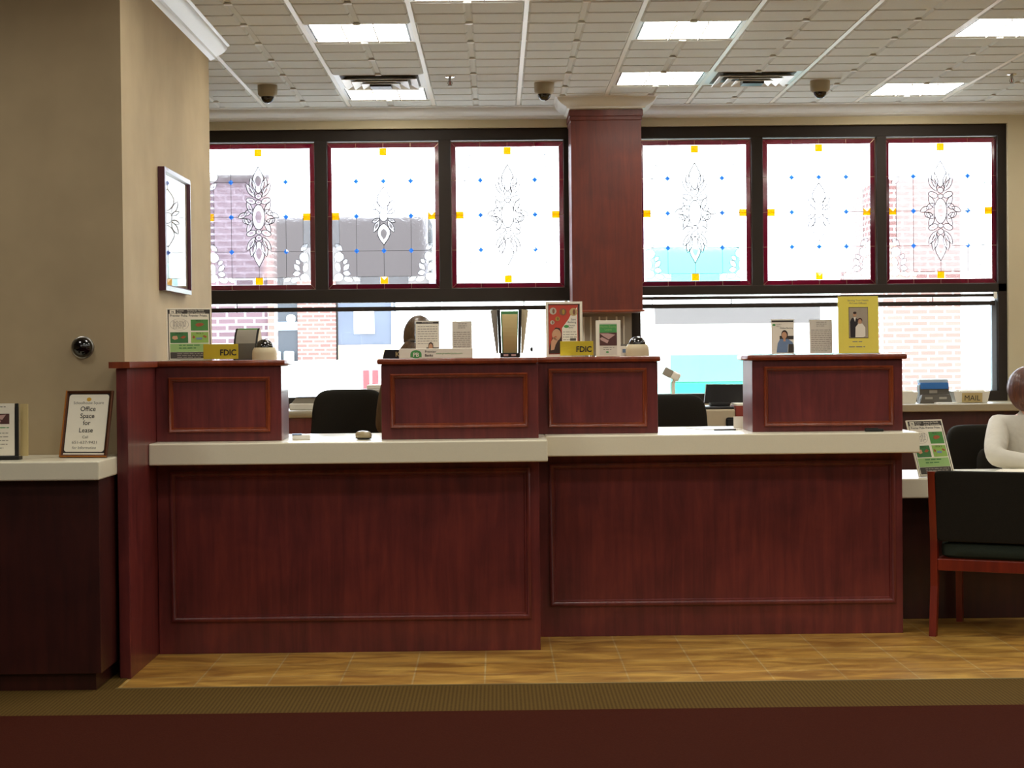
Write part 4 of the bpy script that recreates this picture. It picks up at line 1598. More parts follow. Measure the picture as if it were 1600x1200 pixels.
o = q.build('stapler', loc=(1.815, 8.98, 0.988)); tag(o, 'small black stapler at the foot of the yellow poster box', 'stapler')
q = MB(); q.cyl((-0.06, 0, 0.005), (0.05, 0.02, 0.005), 0.004, 'black_plastic', n=8); q.cyl((0.05, 0.02, 0.005), (0.062, 0.0222, 0.005), 0.004, 'white_plastic', r2=0.001, n=8)
o = q.build('pen', loc=(1.13, 9.22, 0.988)); tag(o, 'black pen lying on the right countertop in the gap', 'pen')
q = MB(); q.box(-0.1, 0.1, -0.14, 0.14, 0, 0.002, 'paper_white'); o = q.build('paper_sheet', loc=(1.10, 9.5, 0.988)); o.rotation_euler = (0, 0, 0.25); tag(o, 'white sheet lying on the right countertop behind the pen', 'paper')

t = thing('telephone', 'pale desk telephone beside the right screen box', 'telephone', (1.30, 9.62, 0.988), -0.15)
q = MB(); q.prism([(-0.09, 0), (0.09, 0), (0.09, 0.035), (-0.09, 0.06)], -0.08, 0.08, 'white_plastic', Matrix.Rotation(PI / 2, 4, 'Z')); q.build('body', t)
q = MB(); q.ball((0, 0, 0.07), (0.022, 0.085, 0.018), 'white_plastic', e1=0.6, e2=0.6); q.build('handset', t, smooth=True)


# ------------------------------------------------------------------ office chairs
def task_chair(loc, rz, label, bw=0.46, bh=0.5, top=1.19, seat=0.62):
    t = thing('office_chair', label, 'office chair', loc, rz, group='black office chairs behind the counters')
    q = MB()
    zc = top - bh / 2

    def shp(p):
        k = p[2] / (bh / 2)
        return (p[0] * (1.0 - 0.10 * k) , p[1] + 0.05 * (p[0] / (bw / 2)) ** 2 * -1 + 0.03 * k * -1, p[2])
    q.ball((0, -0.24, zc), (bw / 2, 0.045, bh / 2), 'dark_fabric', e1=0.35, e2=0.5, nu=40, nv=24, fn=shp)
    q.build('backrest', t, smooth=True)
    q = MB(); q.ball((0, 0, seat), (0.24, 0.23, 0.045), 'dark_fabric', e1=0.5, e2=0.5, nu=32); q.build('seat', t, smooth=True)
    q = MB(); q.tube([(0, -0.27, zc - 0.05), (0, -0.27, seat - 0.02), (0, -0.2, seat - 0.06), (0, 0, seat - 0.06)], 0.018, 'black_plastic', n=8); q.build('back_bracket', t)
    q = MB(); q.cyl((0, 0, 0.1), (0, 0, seat - 0.03), 0.027, 'black_plastic'); q.build('gas_column', t)
    for k in range(5):
        a = 2 * PI * k / 5 + 0.3
        q = MB(); q.tube([(0, 0, 0.11), (0.28 * math.cos(a), 0.28 * math.sin(a), 0.07)], 0.018, 'black_plastic', n=8)
        lg = q.build('leg', t)
        q = MB(); q.cyl((0.28 * math.cos(a) - 0.02 * math.sin(a), 0.28 * math.sin(a) + 0.02 * math.cos(a), 0.03),
                        (0.28 * math.cos(a) + 0.02 * math.sin(a), 0.28 * math.sin(a) - 0.02 * math.cos(a), 0.03), 0.03, 'rubber')
        q.build('caster', lg)
    return t


task_chair((-0.83, 10.75, 0), 0.0, 'black office chair showing through the left counter gap', 0.44, 0.52, 1.19)
task_chair((0.93, 10.9, 0), 0.15, 'black office chair half behind the red poster box', 0.46, 0.5, 1.14)
task_chair((2.69, 11.0, 0), 0.2, 'black office chair between the window counter and the seated person', 0.40, 0.5, 0.945, 0.46)

# machines in the gap
t = thing('file_cabinet', 'low dark cabinet carrying the beige printer', 'cabinet', (1.46, 11.5, 0))
q = MB(); q.box(-0.31, 0.31, -0.3, 0.3, 0, 0.72, 'cherry_dark', 0.004); q.build('body', t)
for z in (0.37, 0.70):
    q = MB(); q.box(-0.29, 0.29, -0.312, -0.3, z - 0.31, z, 'cherry_dark', 0.003); d = q.build('drawer', t)
    q = MB(); q.box(-0.06, 0.06, -0.325, -0.312, z - 0.07, z - 0.055, 'brushed', 0.002); q.build('handle', d)
t = thing('printer', 'beige printer with a dark round dial behind the right counter gap', 'printer', (1.335, 11.45, 0.7205))
q = MB(); q.box(-0.108, 0.1, -0.2, 0.2, 0, 0.312, 'beige_machine', 0.01); q.build('body', t)
q = MB(); q.box(0.042, 0.098, -0.207, -0.2, 0.20, 0.262, 'black_plastic', 0.012); q.build('dial', t, label='dark rounded panel')
q = MB(); q.box(-0.1, 0.095, -0.19, 0.19, 0.3122, 0.326, 'black_plastic', 0.004); q.build('lid', t, label='black lid')
t = thing('computer_monitor', 'black back of a small monitor above the beige printer', 'monitor', (1.40, 11.5, 1.047))
q = MB(); q.prism([(-0.125, 0.02), (0.135, 0.02), (0.128, 0.132), (-0.112, 0.134)], -0.02, 0.03, 'black_plastic'); q.build('back_shell', t)
q = MB(); q.box(-0.09, 0.03, -0.05, 0.06, 0, 0.02, 'black_plastic', 0.004); q.build('base', t)
q = MB(); q.prism([(-0.118, 0.026), (0.128, 0.026), (0.121, 0.126), (-0.105, 0.128)], 0.03, 0.033, 'store_glass'); q.build('screen', t)
t = thing('box_file', 'rust red box file standing right of the beige printer', 'file', (1.487, 11.45, 0.7205))
q = MB(); q.box(-0.04, 0.04, -0.13, 0.13, 0, 0.33, 'red_box', 0.003); q.build('case', t)
q = MB(); q.box(-0.036, 0.045, -0.132, 0.13, 0.3301, 0.342, 'paper', 0.001); q.build('paper_edge', t, label='pale paper edge')
t = thing('barcode_scanner', 'pale scanner on a stand at the right window', 'scanner', (1.245, 13.2, 1.0005), 0.0)
q = MB(); q.cyl((0, 0, 0), (0, 0, 0.012), 0.06, 'white_plastic'); q.build('base', t)
q = MB(); q.tube([(0, 0, 0.01), (0, 0, 0.16), (0.01, 0, 0.185)], 0.013, 'white_plastic', n=8); q.build('neck', t, smooth=True)
q = MB(); q.box(-0.035, 0.03, -0.03, 0.03, -0.03, 0.03, 'grey_plastic', 0.008, Matrix.Translation((-0.035, 0, 0.235)) @ Matrix.Rotation(0.5, 4, 'Y')); q.box(0.02, 0.085, -0.028, 0.028, -0.03, 0.028, 'white_plastic', 0.012, Matrix.Translation((-0.03, 0, 0.235)) @ Matrix.Rotation(0.5, 4, 'Y')); q.build('head', t)
t = thing('desk_printer', 'low grey printer on the window counter left of the office chair', 'printer', (-1.32, 13.22, 1.0005))
q = MB(); q.box(-0.14, 0.2, -0.14, 0.16, 0, 0.045, 'white_plastic', 0.006); q.build('base', t)
q = MB(); q.prism([(-0.13, 0.045), (0.2, 0.045), (0.2, 0.085), (-0.095, 0.085)], -0.12, 0.16, 'grey_plastic'); q.build('cover', t)
q = MB(); q.box(-0.095, 0.2, -0.13, 0.16, 0.0852, 0.092, 'black_plastic', 0.002); q.build('tray', t)
t = thing('desk_printer', 'grey machine top showing above the left office chair', 'printer', (-0.72, 13.25, 1.0005))
q = MB(); q.box(-0.24, 0.1, -0.15, 0.15, 0, 0.14, 'grey_plastic', 0.01); q.build('body', t)
q = MB(); q.box(-0.2, 0.0, -0.12, 0.14, 0.1401, 0.17, 'white_plastic', 0.006); q.build('feeder', t)

# mail corner
def bin_(loc, wd, label, tagtext):
    t = thing('mail_bin', label, 'bin', loc, group='white plastic bins on the window counter')
    q = MB()
    a, c, h = wd / 2 - 0.018, wd / 2, 0.082
    vs = []
    for s_, z in ((a, 0.0), (c, h), (c - 0.006, h), (a - 0.006, 0.006)):
        for sx, sy in ((-1, -1), (1, -1), (1, 1), (-1, 1)):
            vs.append((sx * s_, sy * (s_ * 0.55), z))
    fs = []
    for i in range(3):
        for k in range(4):
            fs.append((i * 4 + k, i * 4 + (k + 1) % 4, i * 4 + 4 + (k + 1) % 4, i * 4 + 4 + k))
    fs += [(3, 2, 1, 0), (12, 13, 14, 15)]
    q.add(vs, fs, 'white_plastic')
    q.build('tub', t)
    q = MB(); q.box(-c + 0.03, c - 0.03, -0.02, 0.03, 0.01, h + 0.012, 'paper_white', 0.002); q.box(-c + 0.05, c - 0.04, -0.05, -0.03, 0.01, h + 0.006, 'paper', 0.002); q.build('envelopes', t)
    if tagtext:
        q = MB()
        TL = Matrix.Translation((0, -a * 0.55 - 0.006, 0.006)) @ Matrix.Rotation(0.12, 4, 'X')
        q.box(-0.072, 0.072, -0.003, 0.0, 0.0, 0.066, 'tan_sheet', 0, TL)
        q.text(tagtext, 0.0, 0.012, 0.055, -0.0036, 'ink', sx=0.95, M=TL)
        q.build('tag', t, label='tan tag with black letters')
    return t


bin_((3.348, 13.2, 1.0005), 0.256, 'white plastic bin with a tan tag on the window counter', 'MAIL')
bin_((2.86, 13.2, 1.0005), 0.22, 'untagged white plastic bin half behind the yellow poster box', None)
t = thing('file_holder', 'blue and grey file holder between the two white bins', 'file holder', (3.10, 13.24, 1.0005))
q = MB(); q.box(-0.105, 0.105, -0.03, 0.06, 0.0, 0.13, 'grey_dark', 0.004); q.prism([(-0.115, 0), (0.115, 0), (0.1, 0.06), (-0.1, 0.06)], -0.09, -0.03, 'grey_dark'); q.build('holder', t)
q = MB(); q.box(-0.1, 0.1, -0.035, -0.0301, 0.1, 0.142, 'blue_strong', 0.001); q.box(-0.1, 0.1, -0.03, 0.05, 0.1301, 0.145, 'blue_strong'); q.build('blue_band', t, label='bright blue band')
q = MB(); q.box(-0.104, 0.1, -0.02, 0.06, 0.145, 0.168, 'chair_blue', 0.002); q.build('folders', t, label='pale grey folders')
q = MB(); q.box(-0.035, 0.02, -0.033, -0.0301, 0.07, 0.092, 'grey_plastic'); q.build('card_slot', t)
for x in (-0.055, 0.045):
    q = MB(); q.box(x - 0.025, x + 0.028, -0.094, -0.0905, 0.03, 0.045, 'grey_plastic'); q.build('card_slot', t)
q = MB(); q.box(-0.07, 0.08, -0.03, 0.03, 0, 0.008, 'paper_white', 0.001); o = q.build('paper_stack', loc=(3.15, 13.10, 1.0005)); tag(o, 'thin white paper stack at the front of the file holder', 'paper')

# papers on the desk
for i, (x, y, rz, z, lab) in enumerate(((2.62, 9.545, 0.10, 0.7355, 'white papers spread on the desk, lowest sheet, beside the green flyer'),
                                       (2.76, 9.545, -0.06, 0.746, 'white papers spread on the desk, topmost sheet, in front of the seated person'))):
    q = MB()
    for k in range(3):
        q.box(-0.18 + 0.01 * k, 0.16 + 0.012 * k, -0.115 + 0.006 * k, 0.115, 0.0034 * k, 0.0034 * k + 0.003, 'paper')
    o = q.build('desk_paper', loc=(x, y, z)); o.rotation_euler = (0, 0, rz); tag(o, lab, 'paper', 'papers on the desk')

# ------------------------------------------------------------------ guest chair
t = thing('guest_chair', 'red cherry guest chair with dark fabric, its back to the camera', 'chair', (2.105, 8.985, 0), -0.48)
# local: x along the back to the right, y forward (towards the desk)
LEGW = 0.036
q = MB()
def barseg(mb, pts, wx, wy, mat):
    for (a, c) in zip(pts[:-1], pts[1:]):
        vs = []
        for (x, y, z), k in ((a, 0), (c, 1)):
            vs += [(x - wx / 2, y - wy / 2, z), (x + wx / 2, y - wy / 2, z), (x + wx / 2, y + wy / 2, z), (x - wx / 2, y + wy / 2, z)]
        mb.add(vs, [(0, 1, 2, 3)[::-1], (4, 5, 6, 7), (0, 1, 5, 4), (1, 2, 6, 5), (2, 3, 7, 6), (3, 0, 4, 7)], mat)
for x in (0.0, 0.53):
    q = MB(); barseg(q, [(x, -0.035, 0.0), (x, 0.0, 0.24), (x, 0.0, 0.46), (x, -0.045, 0.795)], 0.034, 0.036, 'cherry_red'); q.build('back_leg', t)
for x in (0.0, 0.53):
    q = MB(); barseg(q, [(x, 0.50, 0.0), (x, 0.49, 0.36)], 0.03, 0.034, 'cherry_red'); q.build('front_leg', t)
for nm, a in (('back_rail', (0.01, 0.52, -0.012, 0.014)), ('front_rail', (0.01, 0.52, 0.475, 0.5))):
    q = MB(); q.box(a[0], a[1], a[2], a[3], 0.315, 0.372, 'cherry_red', 0.004); q.build(nm, t)
for x in (0.0, 0.53):
    q = MB(); q.box(x - 0.012, x + 0.012, 0.0, 0.49, 0.315, 0.368, 'cherry_red', 0.004); q.build('side_rail', t)
q = MB(); q.ball((0.265, 0.26, 0.415), (0.25, 0.265, 0.048), 'seat_fabric', e1=0.4, e2=0.25, nu=48, nv=14); q.build('seat', t, smooth=True)
q = MB(); q.ball((0.265, -0.016, 0.627), (0.252, 0.026, 0.171), 'dark_fabric', e1=0.1, e2=0.2, nu=64, nv=28, fn=lambda p: (p[0], p[1] - 0.12 * (p[2] + 0.0) , p[2])); q.build('backrest', t, smooth=True)


# ------------------------------------------------------------------ people
def skin_geo(verts, edges, radii, sub=2):
    me = bpy.data.meshes.new('sk')
    me.from_pydata(verts, edges, [])
    ob = bpy.data.objects.new('sk', me)
    COL.objects.link(ob)
    md = ob.modifiers.new('s', 'SKIN')
    md.use_smooth_shade = True
    for i, r in enumerate(radii):
        sv = me.skin_vertices[0].data[i]
        sv.radius = r if isinstance(r, tuple) else (r, r)
        sv.use_root = (i == 0)
    m2 = ob.modifiers.new('u', 'SUBSURF')
    m2.levels = sub
    m2.render_levels = sub
    dg = bpy.context.evaluated_depsgraph_get()
    m3 = bpy.data.meshes.new_from_object(ob.evaluated_get(dg))
    out = ([q.co[:] for q in m3.vertices], [list(q.vertices) for q in m3.polygons])
    bpy.data.objects.remove(ob)
    bpy.data.meshes.remove(m3)
    bpy.data.meshes.remove(me)
    return out


def head_shape(p):
    x, y, z = p
    # face towards -y; narrow the jaw, flatten the face, keep the skull round
    k = max(0.0, -z / 0.115)
    x *= 1 - 0.28 * k ** 1.5
    if y < 0:
        y *= 0.92 + 0.08 * k
        y -= 0.008 * k
    else:
        y *= 1 - 0.25 * k
    # nose
    if p[1] < 0:
        n = math.exp(-((p[0] / 0.014) ** 2) - ((p[2] + 0.012) / 0.028) ** 2)
        y -= 0.021 * n
        e = math.exp(-(((abs(p[0]) - 0.032) / 0.017) ** 2) - ((p[2] - 0.012) / 0.014) ** 2)
        y += 0.007 * e
        m_ = math.exp(-((p[0] / 0.024) ** 2) - ((p[2] + 0.055) / 0.010) ** 2)
        y -= 0.005 * m_
        c = math.exp(-((p[0] / 0.025) ** 2) - ((p[2] + 0.10) / 0.02) ** 2)
        y -= 0.008 * c
    return (x, y, z)


def add_head(mb, M):
    mb.ball((0, 0, 0), (0.074, 0.094, 0.115), 'skin', nu=48, nv=36, M=M, fn=head_shape)
    for sx in (-1, 1):
        mb.ball((sx * 0.073, 0.008, -0.005), (0.010, 0.020, 0.032), 'skin', nu=12, nv=8, M=M)
        mb.ball((sx * 0.031, -0.076, 0.010), (0.013, 0.008, 0.0065), 'eye_white', nu=12, nv=8, M=M)
        mb.ball((sx * 0.031, -0.0815, 0.010), (0.0055, 0.004, 0.0055), 'iris', nu=10, nv=6, M=M)
        mb.tube([(sx * 0.018, -0.086, 0.030), (sx * 0.032, -0.086, 0.034), (sx * 0.047, -0.078, 0.028)], 0.0028, 'hair_brown', M=M)
    mb.ball((0, -0.0865, -0.055), (0.021, 0.006, 0.0065), 'lips', nu=12, nv=8, M=M)


def hand_geo(mb, wrist, fwd, up, side, curl=0.35, mat='skin'):
    """Palm, four bent fingers and a thumb; fwd, up and side span the hand."""
    f, u, s_ = Vector(fwd).normalized(), Vector(up).normalized(), Vector(side).normalized()
    w_ = Vector(wrist)
    vs, es, rs = [w_, w_ + f * 0.035, w_ + f * 0.075], [(0, 1), (1, 2)], [(0.022, 0.018), (0.034, 0.014), (0.036, 0.013)]
    g = skin_geo(vs, es, rs, 2)
    mb.add(g[0], g[1], mat)
    for i, (off, ln) in enumerate(((-0.027, 0.066), (-0.009, 0.076), (0.009, 0.072), (0.026, 0.056))):
        a = w_ + f * 0.065 + s_ * off
        c = a + f * (0.02 + ln * 0.35)
        d = c + (f * math.cos(curl) - u * math.sin(curl)) * ln * 0.36
        e = d + (f * math.cos(curl * 2) - u * math.sin(curl * 2)) * ln * 0.28
        g = skin_geo([a, c, d, e], [(0, 1), (1, 2), (2, 3)], [0.0088, 0.0085, 0.0078, 0.0066], 2)
        mb.add(g[0], g[1], mat)
    a = w_ + f * 0.025 - s_ * 0.02
    c = a + f * 0.028 - s_ * 0.026 - u * 0.006
    d = c + f * 0.03 - s_ * 0.008 - u * 0.008
    g = skin_geo([a, c, d], [(0, 1), (1, 2)], [0.011, 0.0098, 0.0085], 2)
    mb.add(g[0], g[1], mat)


# seated person at the desk, facing the lobby, head turned to the right of the picture
P0 = Vector((2.90, 10.22, 0))
t = thing('person', 'person in a white blouse with a brown bob seated at the right desk', 'person', P0)
bv = [(0, 0, .56), (0, -.02, .70), (0, -.045, .84), (0, -.055, .95), (0, -.06, 1.02), (0, -.07, 1.07),
      (-.165, -.06, .955), (-.255, -.30, .80), (.0, -.42, .768), (.165, -.06, .955), (.255, -.30, .80), (.06, -.47, .768),
      (-.10, -.02, .54), (-.12, -.40, .52), (-.12, -.42, .10), (-.12, -.52, .04),
      (.10, -.02, .54), (.12, -.40, .52), (.12, -.42, .10), (.12, -.52, .04)]
be = [(0, 1), (1, 2), (2, 3), (3, 4), (4, 5), (3, 6), (6, 7), (7, 8), (3, 9), (9, 10), (10, 11), (0, 12), (12, 13), (13, 14), (14, 15), (0, 16), (16, 17), (17, 18), (18, 19)]
br = [(.15, .11), (.13, .10), (.14, .105), (.13, .09), .055, .048, .058, .042, .027, .058, .042, .027, .085, .062, .042, .035, .085, .062, .042, .035]
q = MB()
g = skin_geo(bv, be, br)
q.add(g[0], g[1], 'skin')
HM = Matrix.Translation((0.0, -0.085, 1.148)) @ Matrix.Rotation(0.9, 4, 'Z')
add_head(q, HM)
hand_geo(q, (0.0, -.42, .768), (0.9, -0.2, -0.04), (0, 0, 1), (-0.2, -0.9, 0), 0.3)
hand_geo(q, (0.06, -.47, .768), (-0.9, -0.25, -0.04), (0, 0, 1), (-0.2, 0.9, 0), 0.3)
q.build('body', t, smooth=True)
q = MB()
g = skin_geo(bv[:4] + [(0, -.058, 1.01)] + [bv[6], bv[7], (-.03, -.412, .772), bv[9], bv[10], (.085, -.46, .772)],
             [(0, 1), (1, 2), (2, 3), (3, 4), (3, 5), (5, 6), (6, 7), (3, 8), (8, 9), (9, 10)],
             [(.158, .118), (.142, .112), (.155, .12), (.155, .115), .064, .078, .060, .04, .078, .060, .04])
q.add(g[0], g[1], 'blouse_white')
for sx in (-1, 1):
    q.add([(sx * 0.004, -0.155, 0.90), (sx * 0.03, -0.145, 0.955), (sx * 0.075, -0.10, 1.025), (sx * 0.05, -0.075, 1.045), (sx * 0.02, -0.125, 1.0)], [(0, 1, 2, 3, 4)], 'blouse_white')
q.build('blouse', t, smooth=True, label='white blouse')
q = MB()
g = skin_geo([(0, 0, .54), (-.10, -.02, .535), (-.12, -.40, .52), (-.12, -.42, .12), (.10, -.02, .535), (.12, -.40, .52), (.12, -.42, .12)],
             [(0, 1), (1, 2), (2, 3), (0, 4), (4, 5), (5, 6)], [(.16, .12), .095, .075, .055, .095, .075, .055])
q.add(g[0], g[1], 'slacks_dark')
q.build('trousers', t, smooth=True, label='dark trousers')


def bob(p):
    x, y, z = p
    if z < 0:
        x *= 1.0 + 0.10 * min(1, -z / 0.1)
        y *= 1.0 - 0.12 * min(1, -z / 0.1)
    th = math.atan2(y, x)
    rp = 1 + 0.018 * math.sin(17 * th) + 0.012 * math.sin(29 * th + 1)
    x, y = x * rp, y * rp
    z = max(z, -0.125 + 0.012 * math.sin(11 * th))
    if y < -0.02 and z < 0.055 and abs(x) < 0.068:
        y = max(y, -0.03)
    return (x, y, z)


q = MB()
q.ball((0, 0.012, 0.012), (0.103, 0.112, 0.126), 'hair_auburn', nu=56, nv=40, M=HM, fn=bob)
q.build('hair', t, smooth=True, label='brown bobbed hair')
for sx in (-1, 1):
    q = MB(); q.ball((sx * .12, -.50, .042), (.045, .13, .04), 'black_plastic', e1=.7, fn=lambda p: (p[0], p[1], max(p[2], -.038))); q.build('shoe', t, smooth=True)
# her chair seat
t = thing('office_chair', 'black office chair under the seated person in white', 'office chair', (2.90, 10.30, 0), PI, group='black office chairs behind the counters')
q = MB(); q.ball((0, 0.06, .375), (.235, .23, .045), 'dark_fabric', e1=.5, e2=.5, nu=32); q.build('seat', t, smooth=True)
q = MB(); q.ball((0, -0.235, .66), (.19, .035, .17), 'dark_fabric', e1=.4, e2=.5, nu=32); q.build('backrest', t, smooth=True)
q = MB(); q.tube([(0, -.25, .6), (0, -.25, .38), (0, 0, .36)], .018, 'black_plastic', n=8); q.build('back_bracket', t)
q = MB(); q.cyl((0, 0, .08), (0, 0, .37), .027, 'black_plastic'); q.build('gas_column', t)
for k in range(5):
    a = 2 * PI * k / 5 + .3
    q = MB(); q.tube([(0, 0, .10), (.27 * math.cos(a), .27 * math.sin(a), .06)], .018, 'black_plastic', n=8); lg = q.build('leg', t)
    q = MB(); q.cyl((.27 * math.cos(a) - .02 * math.sin(a), .27 * math.sin(a) + .02 * math.cos(a), .03), (.27 * math.cos(a) + .02 * math.sin(a), .27 * math.sin(a) - .02 * math.cos(a), .03), .03, 'rubber'); q.build('caster', lg)

# standing person seen from behind
t = thing('person', 'person with tied light brown hair standing behind the bank sign, facing away', 'person', (-0.425, 10.15, 0))
bv = [(0, 0, .83), (0, 0, .97), (0, .0, 1.10), (0, .0, 1.22), (0, .0, 1.31), (0, .01, 1.37),
      (-.155, 0, 1.225), (-.20, .06, .98), (-.16, .26, .98), (.155, 0, 1.225), (.20, .06, .98), (.16, .26, .98),
      (-.085, 0, .80), (-.09, .01, .45), (-.09, -.02, .09), (-.09, .10, .035),
      (.085, 0, .80), (.09, .01, .45), (.09, -.02, .09), (.09, .10, .035)]
q = MB()
g = skin_geo(bv, be, [(.14, .10), (.12, .09), (.13, .095), (.12, .085), .052, .046, .052, .038, .026, .052, .038, .026, .08, .055, .04, .034, .08, .055, .04, .034])
q.add(g[0], g[1], 'skin')
HM = Matrix.Translation((0.0, 0.025, 1.462)) @ Matrix.Rotation(PI, 4, 'Z')
add_head(q, HM)
hand_geo(q, (-.16, .26, .98), (0.3, 0.9, -0.1), (0, 0, 1), (-0.9, 0.3, 0), 0.4)
hand_geo(q, (.16, .26, .98), (-0.3, 0.9, -0.1), (0, 0, 1), (0.9, 0.3, 0), 0.4)
q.build('body', t, smooth=True)
q = MB()
g = skin_geo(bv[:4] + [(0, 0, 1.30)] + [bv[6], bv[7], (-.165, .235, .98), bv[9], bv[10], (.165, .235, .98)],
             [(0, 1), (1, 2), (2, 3), (3, 4), (3, 5), (5, 6), (6, 7), (3, 8), (8, 9), (9, 10)],
             [(.15, .11), (.13, .10), (.14, .108), (.142, .105), .060, .070, .052, .036, .070, .052, .036])
q.add(g[0], g[1], 'jacket_brown')
q.build('sweater', t, smooth=True, label='brown sweater')
q = MB()
g = skin_geo([(0, 0, .85), (-.085, 0, .80), (-.09, .01, .45), (-.09, -.02, .06), (.085, 0, .80), (.09, .01, .45), (.09, -.02, .06)],
             [(0, 1), (1, 2), (2, 3), (0, 4), (4, 5), (5, 6)], [(.15, .11), .092, .068, .055, .092, .068, .055])
q.add(g[0], g[1], 'slacks_dark')
q.build('trousers', t, smooth=True, label='dark trousers')
q = MB()
q.ball((0, 0.014, 0.016), (0.086, 0.104, 0.118), 'hair_brown', nu=48, nv=32, M=HM, fn=lambda p: (p[0], max(p[1], -0.055) if p[2] < 0.05 else p[1], max(p[2], -0.075)))
q.ball((0.0, -0.095, -0.095), (0.122, 0.045, 0.115), 'hair_brown', nu=32, nv=20, M=HM @ Matrix.Scale(-1, 4, (0, 1, 0)), fn=lambda p: (p[0] * (1 - 0.25 * p[2] / 0.115), p[1], p[2]))
q.build('hair', t, smooth=True, label='light brown tied hair')
q = MB()
q.tube([(-0.06 + 0.012 * k, 0.095 + 0.025 * math.sin(PI * k / 10), -0.012) for k in range(11)], 0.011, 'black_plastic', n=8, M=HM)
q.build('hair_tie', t, label='dark hair tie')
for sx in (-1, 1):
    q = MB(); q.ball((sx * .09, .06, .038), (.042, .125, .036), 'black_plastic', e1=.7, fn=lambda p: (p[0], p[1], max(p[2], -.036))); q.build('shoe', t, smooth=True)

# ------------------------------------------------------------------ outside
b = MB()
b.box(-40, 45, 13.95, 70, -0.3, -0.15, 'street_pale')
struct(b.build('street'), 'pale pavement outside the windows')


def building(label, loc):
    return thing('building', label, 'building', loc)


# near brick corner
t = building('plum brick building corner seen beside the tan return wall', (-5.0, 23.5, -0.15))
q = MB(); q.box(-4, 2.31, -1.5, -1.2, 0, 3.58, 'brick_plum'); q.build('brick_wall', t)
q = MB(); q.box(2.31, 2.385, -1.55, -1.2, 0, 3.58, 'brick_pale'); q.build('sunlit_corner', t, label='pale strip, sunlight on the corner put into its colour')  # sunlit brick edge drawn as a strip of paler brick
q = MB(); q.box(-4, 2.39, -1.57, -1.2, 3.58, 3.66, 'stucco_grey'); q.build('coping', t)
# far shop front
t = building('shop building with brick pier and poster window across the street', (-2.6, 36, -0.15))
q = MB(); q.box(-4.5, 1.37, -1.9, 0.5, 0, 4.05, 'stucco_grey'); q.build('wall', t)
q = MB(); q.box(-1.02, -0.33, -2.06, -1.9, 0, 2.9, 'brick_rose'); q.build('brick_pier', t, label='rose brick pier')
q = MB(); q.box(-1.5, -1.03, -2.0, -1.9, 0.9, 2.6, 'store_dark'); wn = q.build('window', t, label='dark shop window')
q = MB(); q.box(-1.5, -1.03, -2.02, -2.0, 2.0, 2.15, 'chair_blue'); q.build('transom', wn)
for x in (-1.42, -1.18):
    q = MB(); q.box(x - 0.09, x + 0.09, -2.12, -2.02, 1.1, 1.62, 'chair_blue', 0.03); q.build('chair_back', wn, label='pale blue chair back')
q = MB(); q.box(-1.22, -1.06, -2.08, -2.02, 2.14, 2.28, 'bar_white', 0.05); q.build('globe_lamp', wn, label='round white lamp')
q = MB(); q.box(-0.29, 0.68, -2.0, -1.9, 1.45, 2.6, 'store_glass'); wn = q.build('window', t, label='bluish shop window')
q = MB(); q.box(0.0, 0.37, -2.02, -2.0, 1.92, 2.36, 'stucco_white', 0.004); q.build('poster', wn, label='white poster')
q = MB(); q.box(-0.29, 0.68, -2.03, -1.9, 1.45, 1.72, 'stucco_tan'); q.build('panel', t, label='tan panel under the window')
q = MB(); q.box(-0.31, 0.70, -2.1, -1.9, 1.40, 1.45, 'stucco_white'); q.build('sill', t)
q = MB(); q.box(0.68, 0.75, -2.03, -1.9, 1.45, 2.6, 'store_trim'); q.build('mullion', t)
q = MB(); q.box(0.76, 1.375, -2.0, -1.9, 1.45, 2.6, 'stucco_white'); q.build('door', t, label='white door')
q = MB(); q.box(1.376, 1.585, -2.03, -1.9, 1.40, 2.9, 'store_trim'); q.build('post', t)
# bright white building to the right
t = building('bright white building filling the middle of the view outside', (5.0, 36, -0.15))
q = MB(); q.box(-5.98, -0.6, -2.1, 0, 0, 7.5, 'stucco_white'); q.build('wall', t)
t = building('white building with a grey band and mint front outside the right window', (4.6, 31, -0.15))
q = MB(); q.box(-2.2, 6, -1.0, 2, 0, 2.6, 'stucco_white'); q.build('wall', t)
q = MB(); q.box(-2.06, 0.6, -1.05, -1.0, 1.98, 2.24, 'stucco_grey'); q.build('band', t, label='grey band')
q = MB(); q.box(-2.2, -0.7, -1.2, 2, 2.6, 3.2, 'car_mint'); q.build('awning', t, label='mint green roof edge')
t = building('rose brick building at the right end of the view outside', (6.6, 25, -0.15))
q = MB(); q.box(-1.62, -0.62, -1.0, 2, 0, 3.73, 'brick_pale'); q.build('brick_wall', t)
q = MB(); q.box(-0.62, 3, -0.95, 2, 0, 3.73, 'stucco_white'); q.build('pale_wall', t)

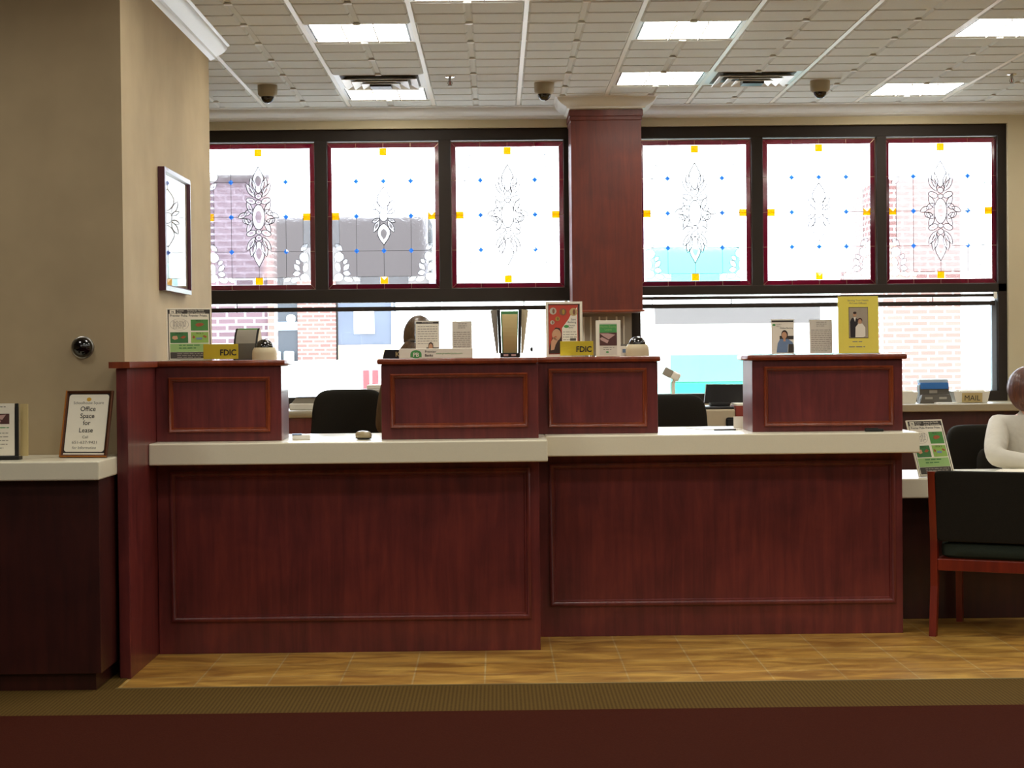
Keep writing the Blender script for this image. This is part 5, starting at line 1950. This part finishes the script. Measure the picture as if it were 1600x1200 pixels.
# white van with upright tail lamps
t = thing('parked_van', 'white van parked outside the left window', 'van', (-1.93, 17.0, -0.15))
q = MB(); q.box(-0.88, 0.90, 0, 3.8, 0.25, 1.47, 'car_white', 0.09, seg=3); q.build('body', t, smooth=True)
q = MB(); q.box(-0.62, 0.62, -0.01, 0.05, 0.85, 1.3, 'car_white', 0.02); q.build('tailgate', t)
for x in (0.705, 0.79):
    q = MB(); q.box(x, x + 0.06, -0.03, 0.02, 0.95, 1.40, 'tail_red', 0.01); q.build('tail_lamp', t, label='upright red lamp')
for x in (-0.77, 0.72):
    q = MB(); q.box(x - 0.05, x + 0.0, -0.03, 0.02, 0.95, 1.40, 'tail_red', 0.01) if x < 0 else q.box(x - 0.15, x - 0.1, 0.5, 0.6, 0.3, 0.4, 'rubber'); q.build('tail_lamp' if x < 0 else 'step', t)
q = MB(); q.box(-0.9, 0.92, -0.08, 0.1, 0.25, 0.5, 'grey_plastic', 0.04); q.build('bumper', t)
for x in (-0.78, 0.78):
    for y in (0.75, 3.0):
        q = MB(); q.cyl((x - 0.1, y, 0.32), (x + 0.1, y, 0.32), 0.32, 'rubber', n=28); q.cyl((x - 0.105, y, 0.32), (x + 0.105, y, 0.32), 0.18, 'brushed', n=20); q.build('wheel', t)

t = thing('parked_truck', 'mint green box truck parked outside the right window', 'truck', (2.9, 18.0, -0.15))
q = MB(); q.box(-1.23, 0.75, 0, 3, 1.24, 1.51, 'car_mint', 0.01); q.box(-1.23, 0.75, 0.01, 3, 0.5, 1.24, 'car_mint_deep', 0.01); q.build('body', t)
q = MB(); q.box(-0.35, -0.1, -0.01, 0, 1.33, 1.43, 'stucco_white', 0.002); q.build('plate', t, label='white plate')
for x in (-0.95, 0.5):
    q = MB(); q.cyl((x - 0.12, 0.7, 0.35), (x + 0.12, 0.7, 0.35), 0.35, 'rubber', n=28); q.build('wheel', t)
    q = MB(); q.cyl((x - 0.12, 2.3, 0.35), (x + 0.12, 2.3, 0.35), 0.35, 'rubber', n=28); q.build('wheel', t)
q = MB(); q.cyl((0, 0, 0), (0, 0, 1.41), 0.03, 'post_pink', n=14); q.ball((0, 0, 1.41), (0.034, 0.034, 0.02), 'post_pink')
o = q.build('street_post', loc=(4.46, 17.0, -0.15)); tag(o, 'thin pinkish post outside the right window above the tagged bin', 'post')
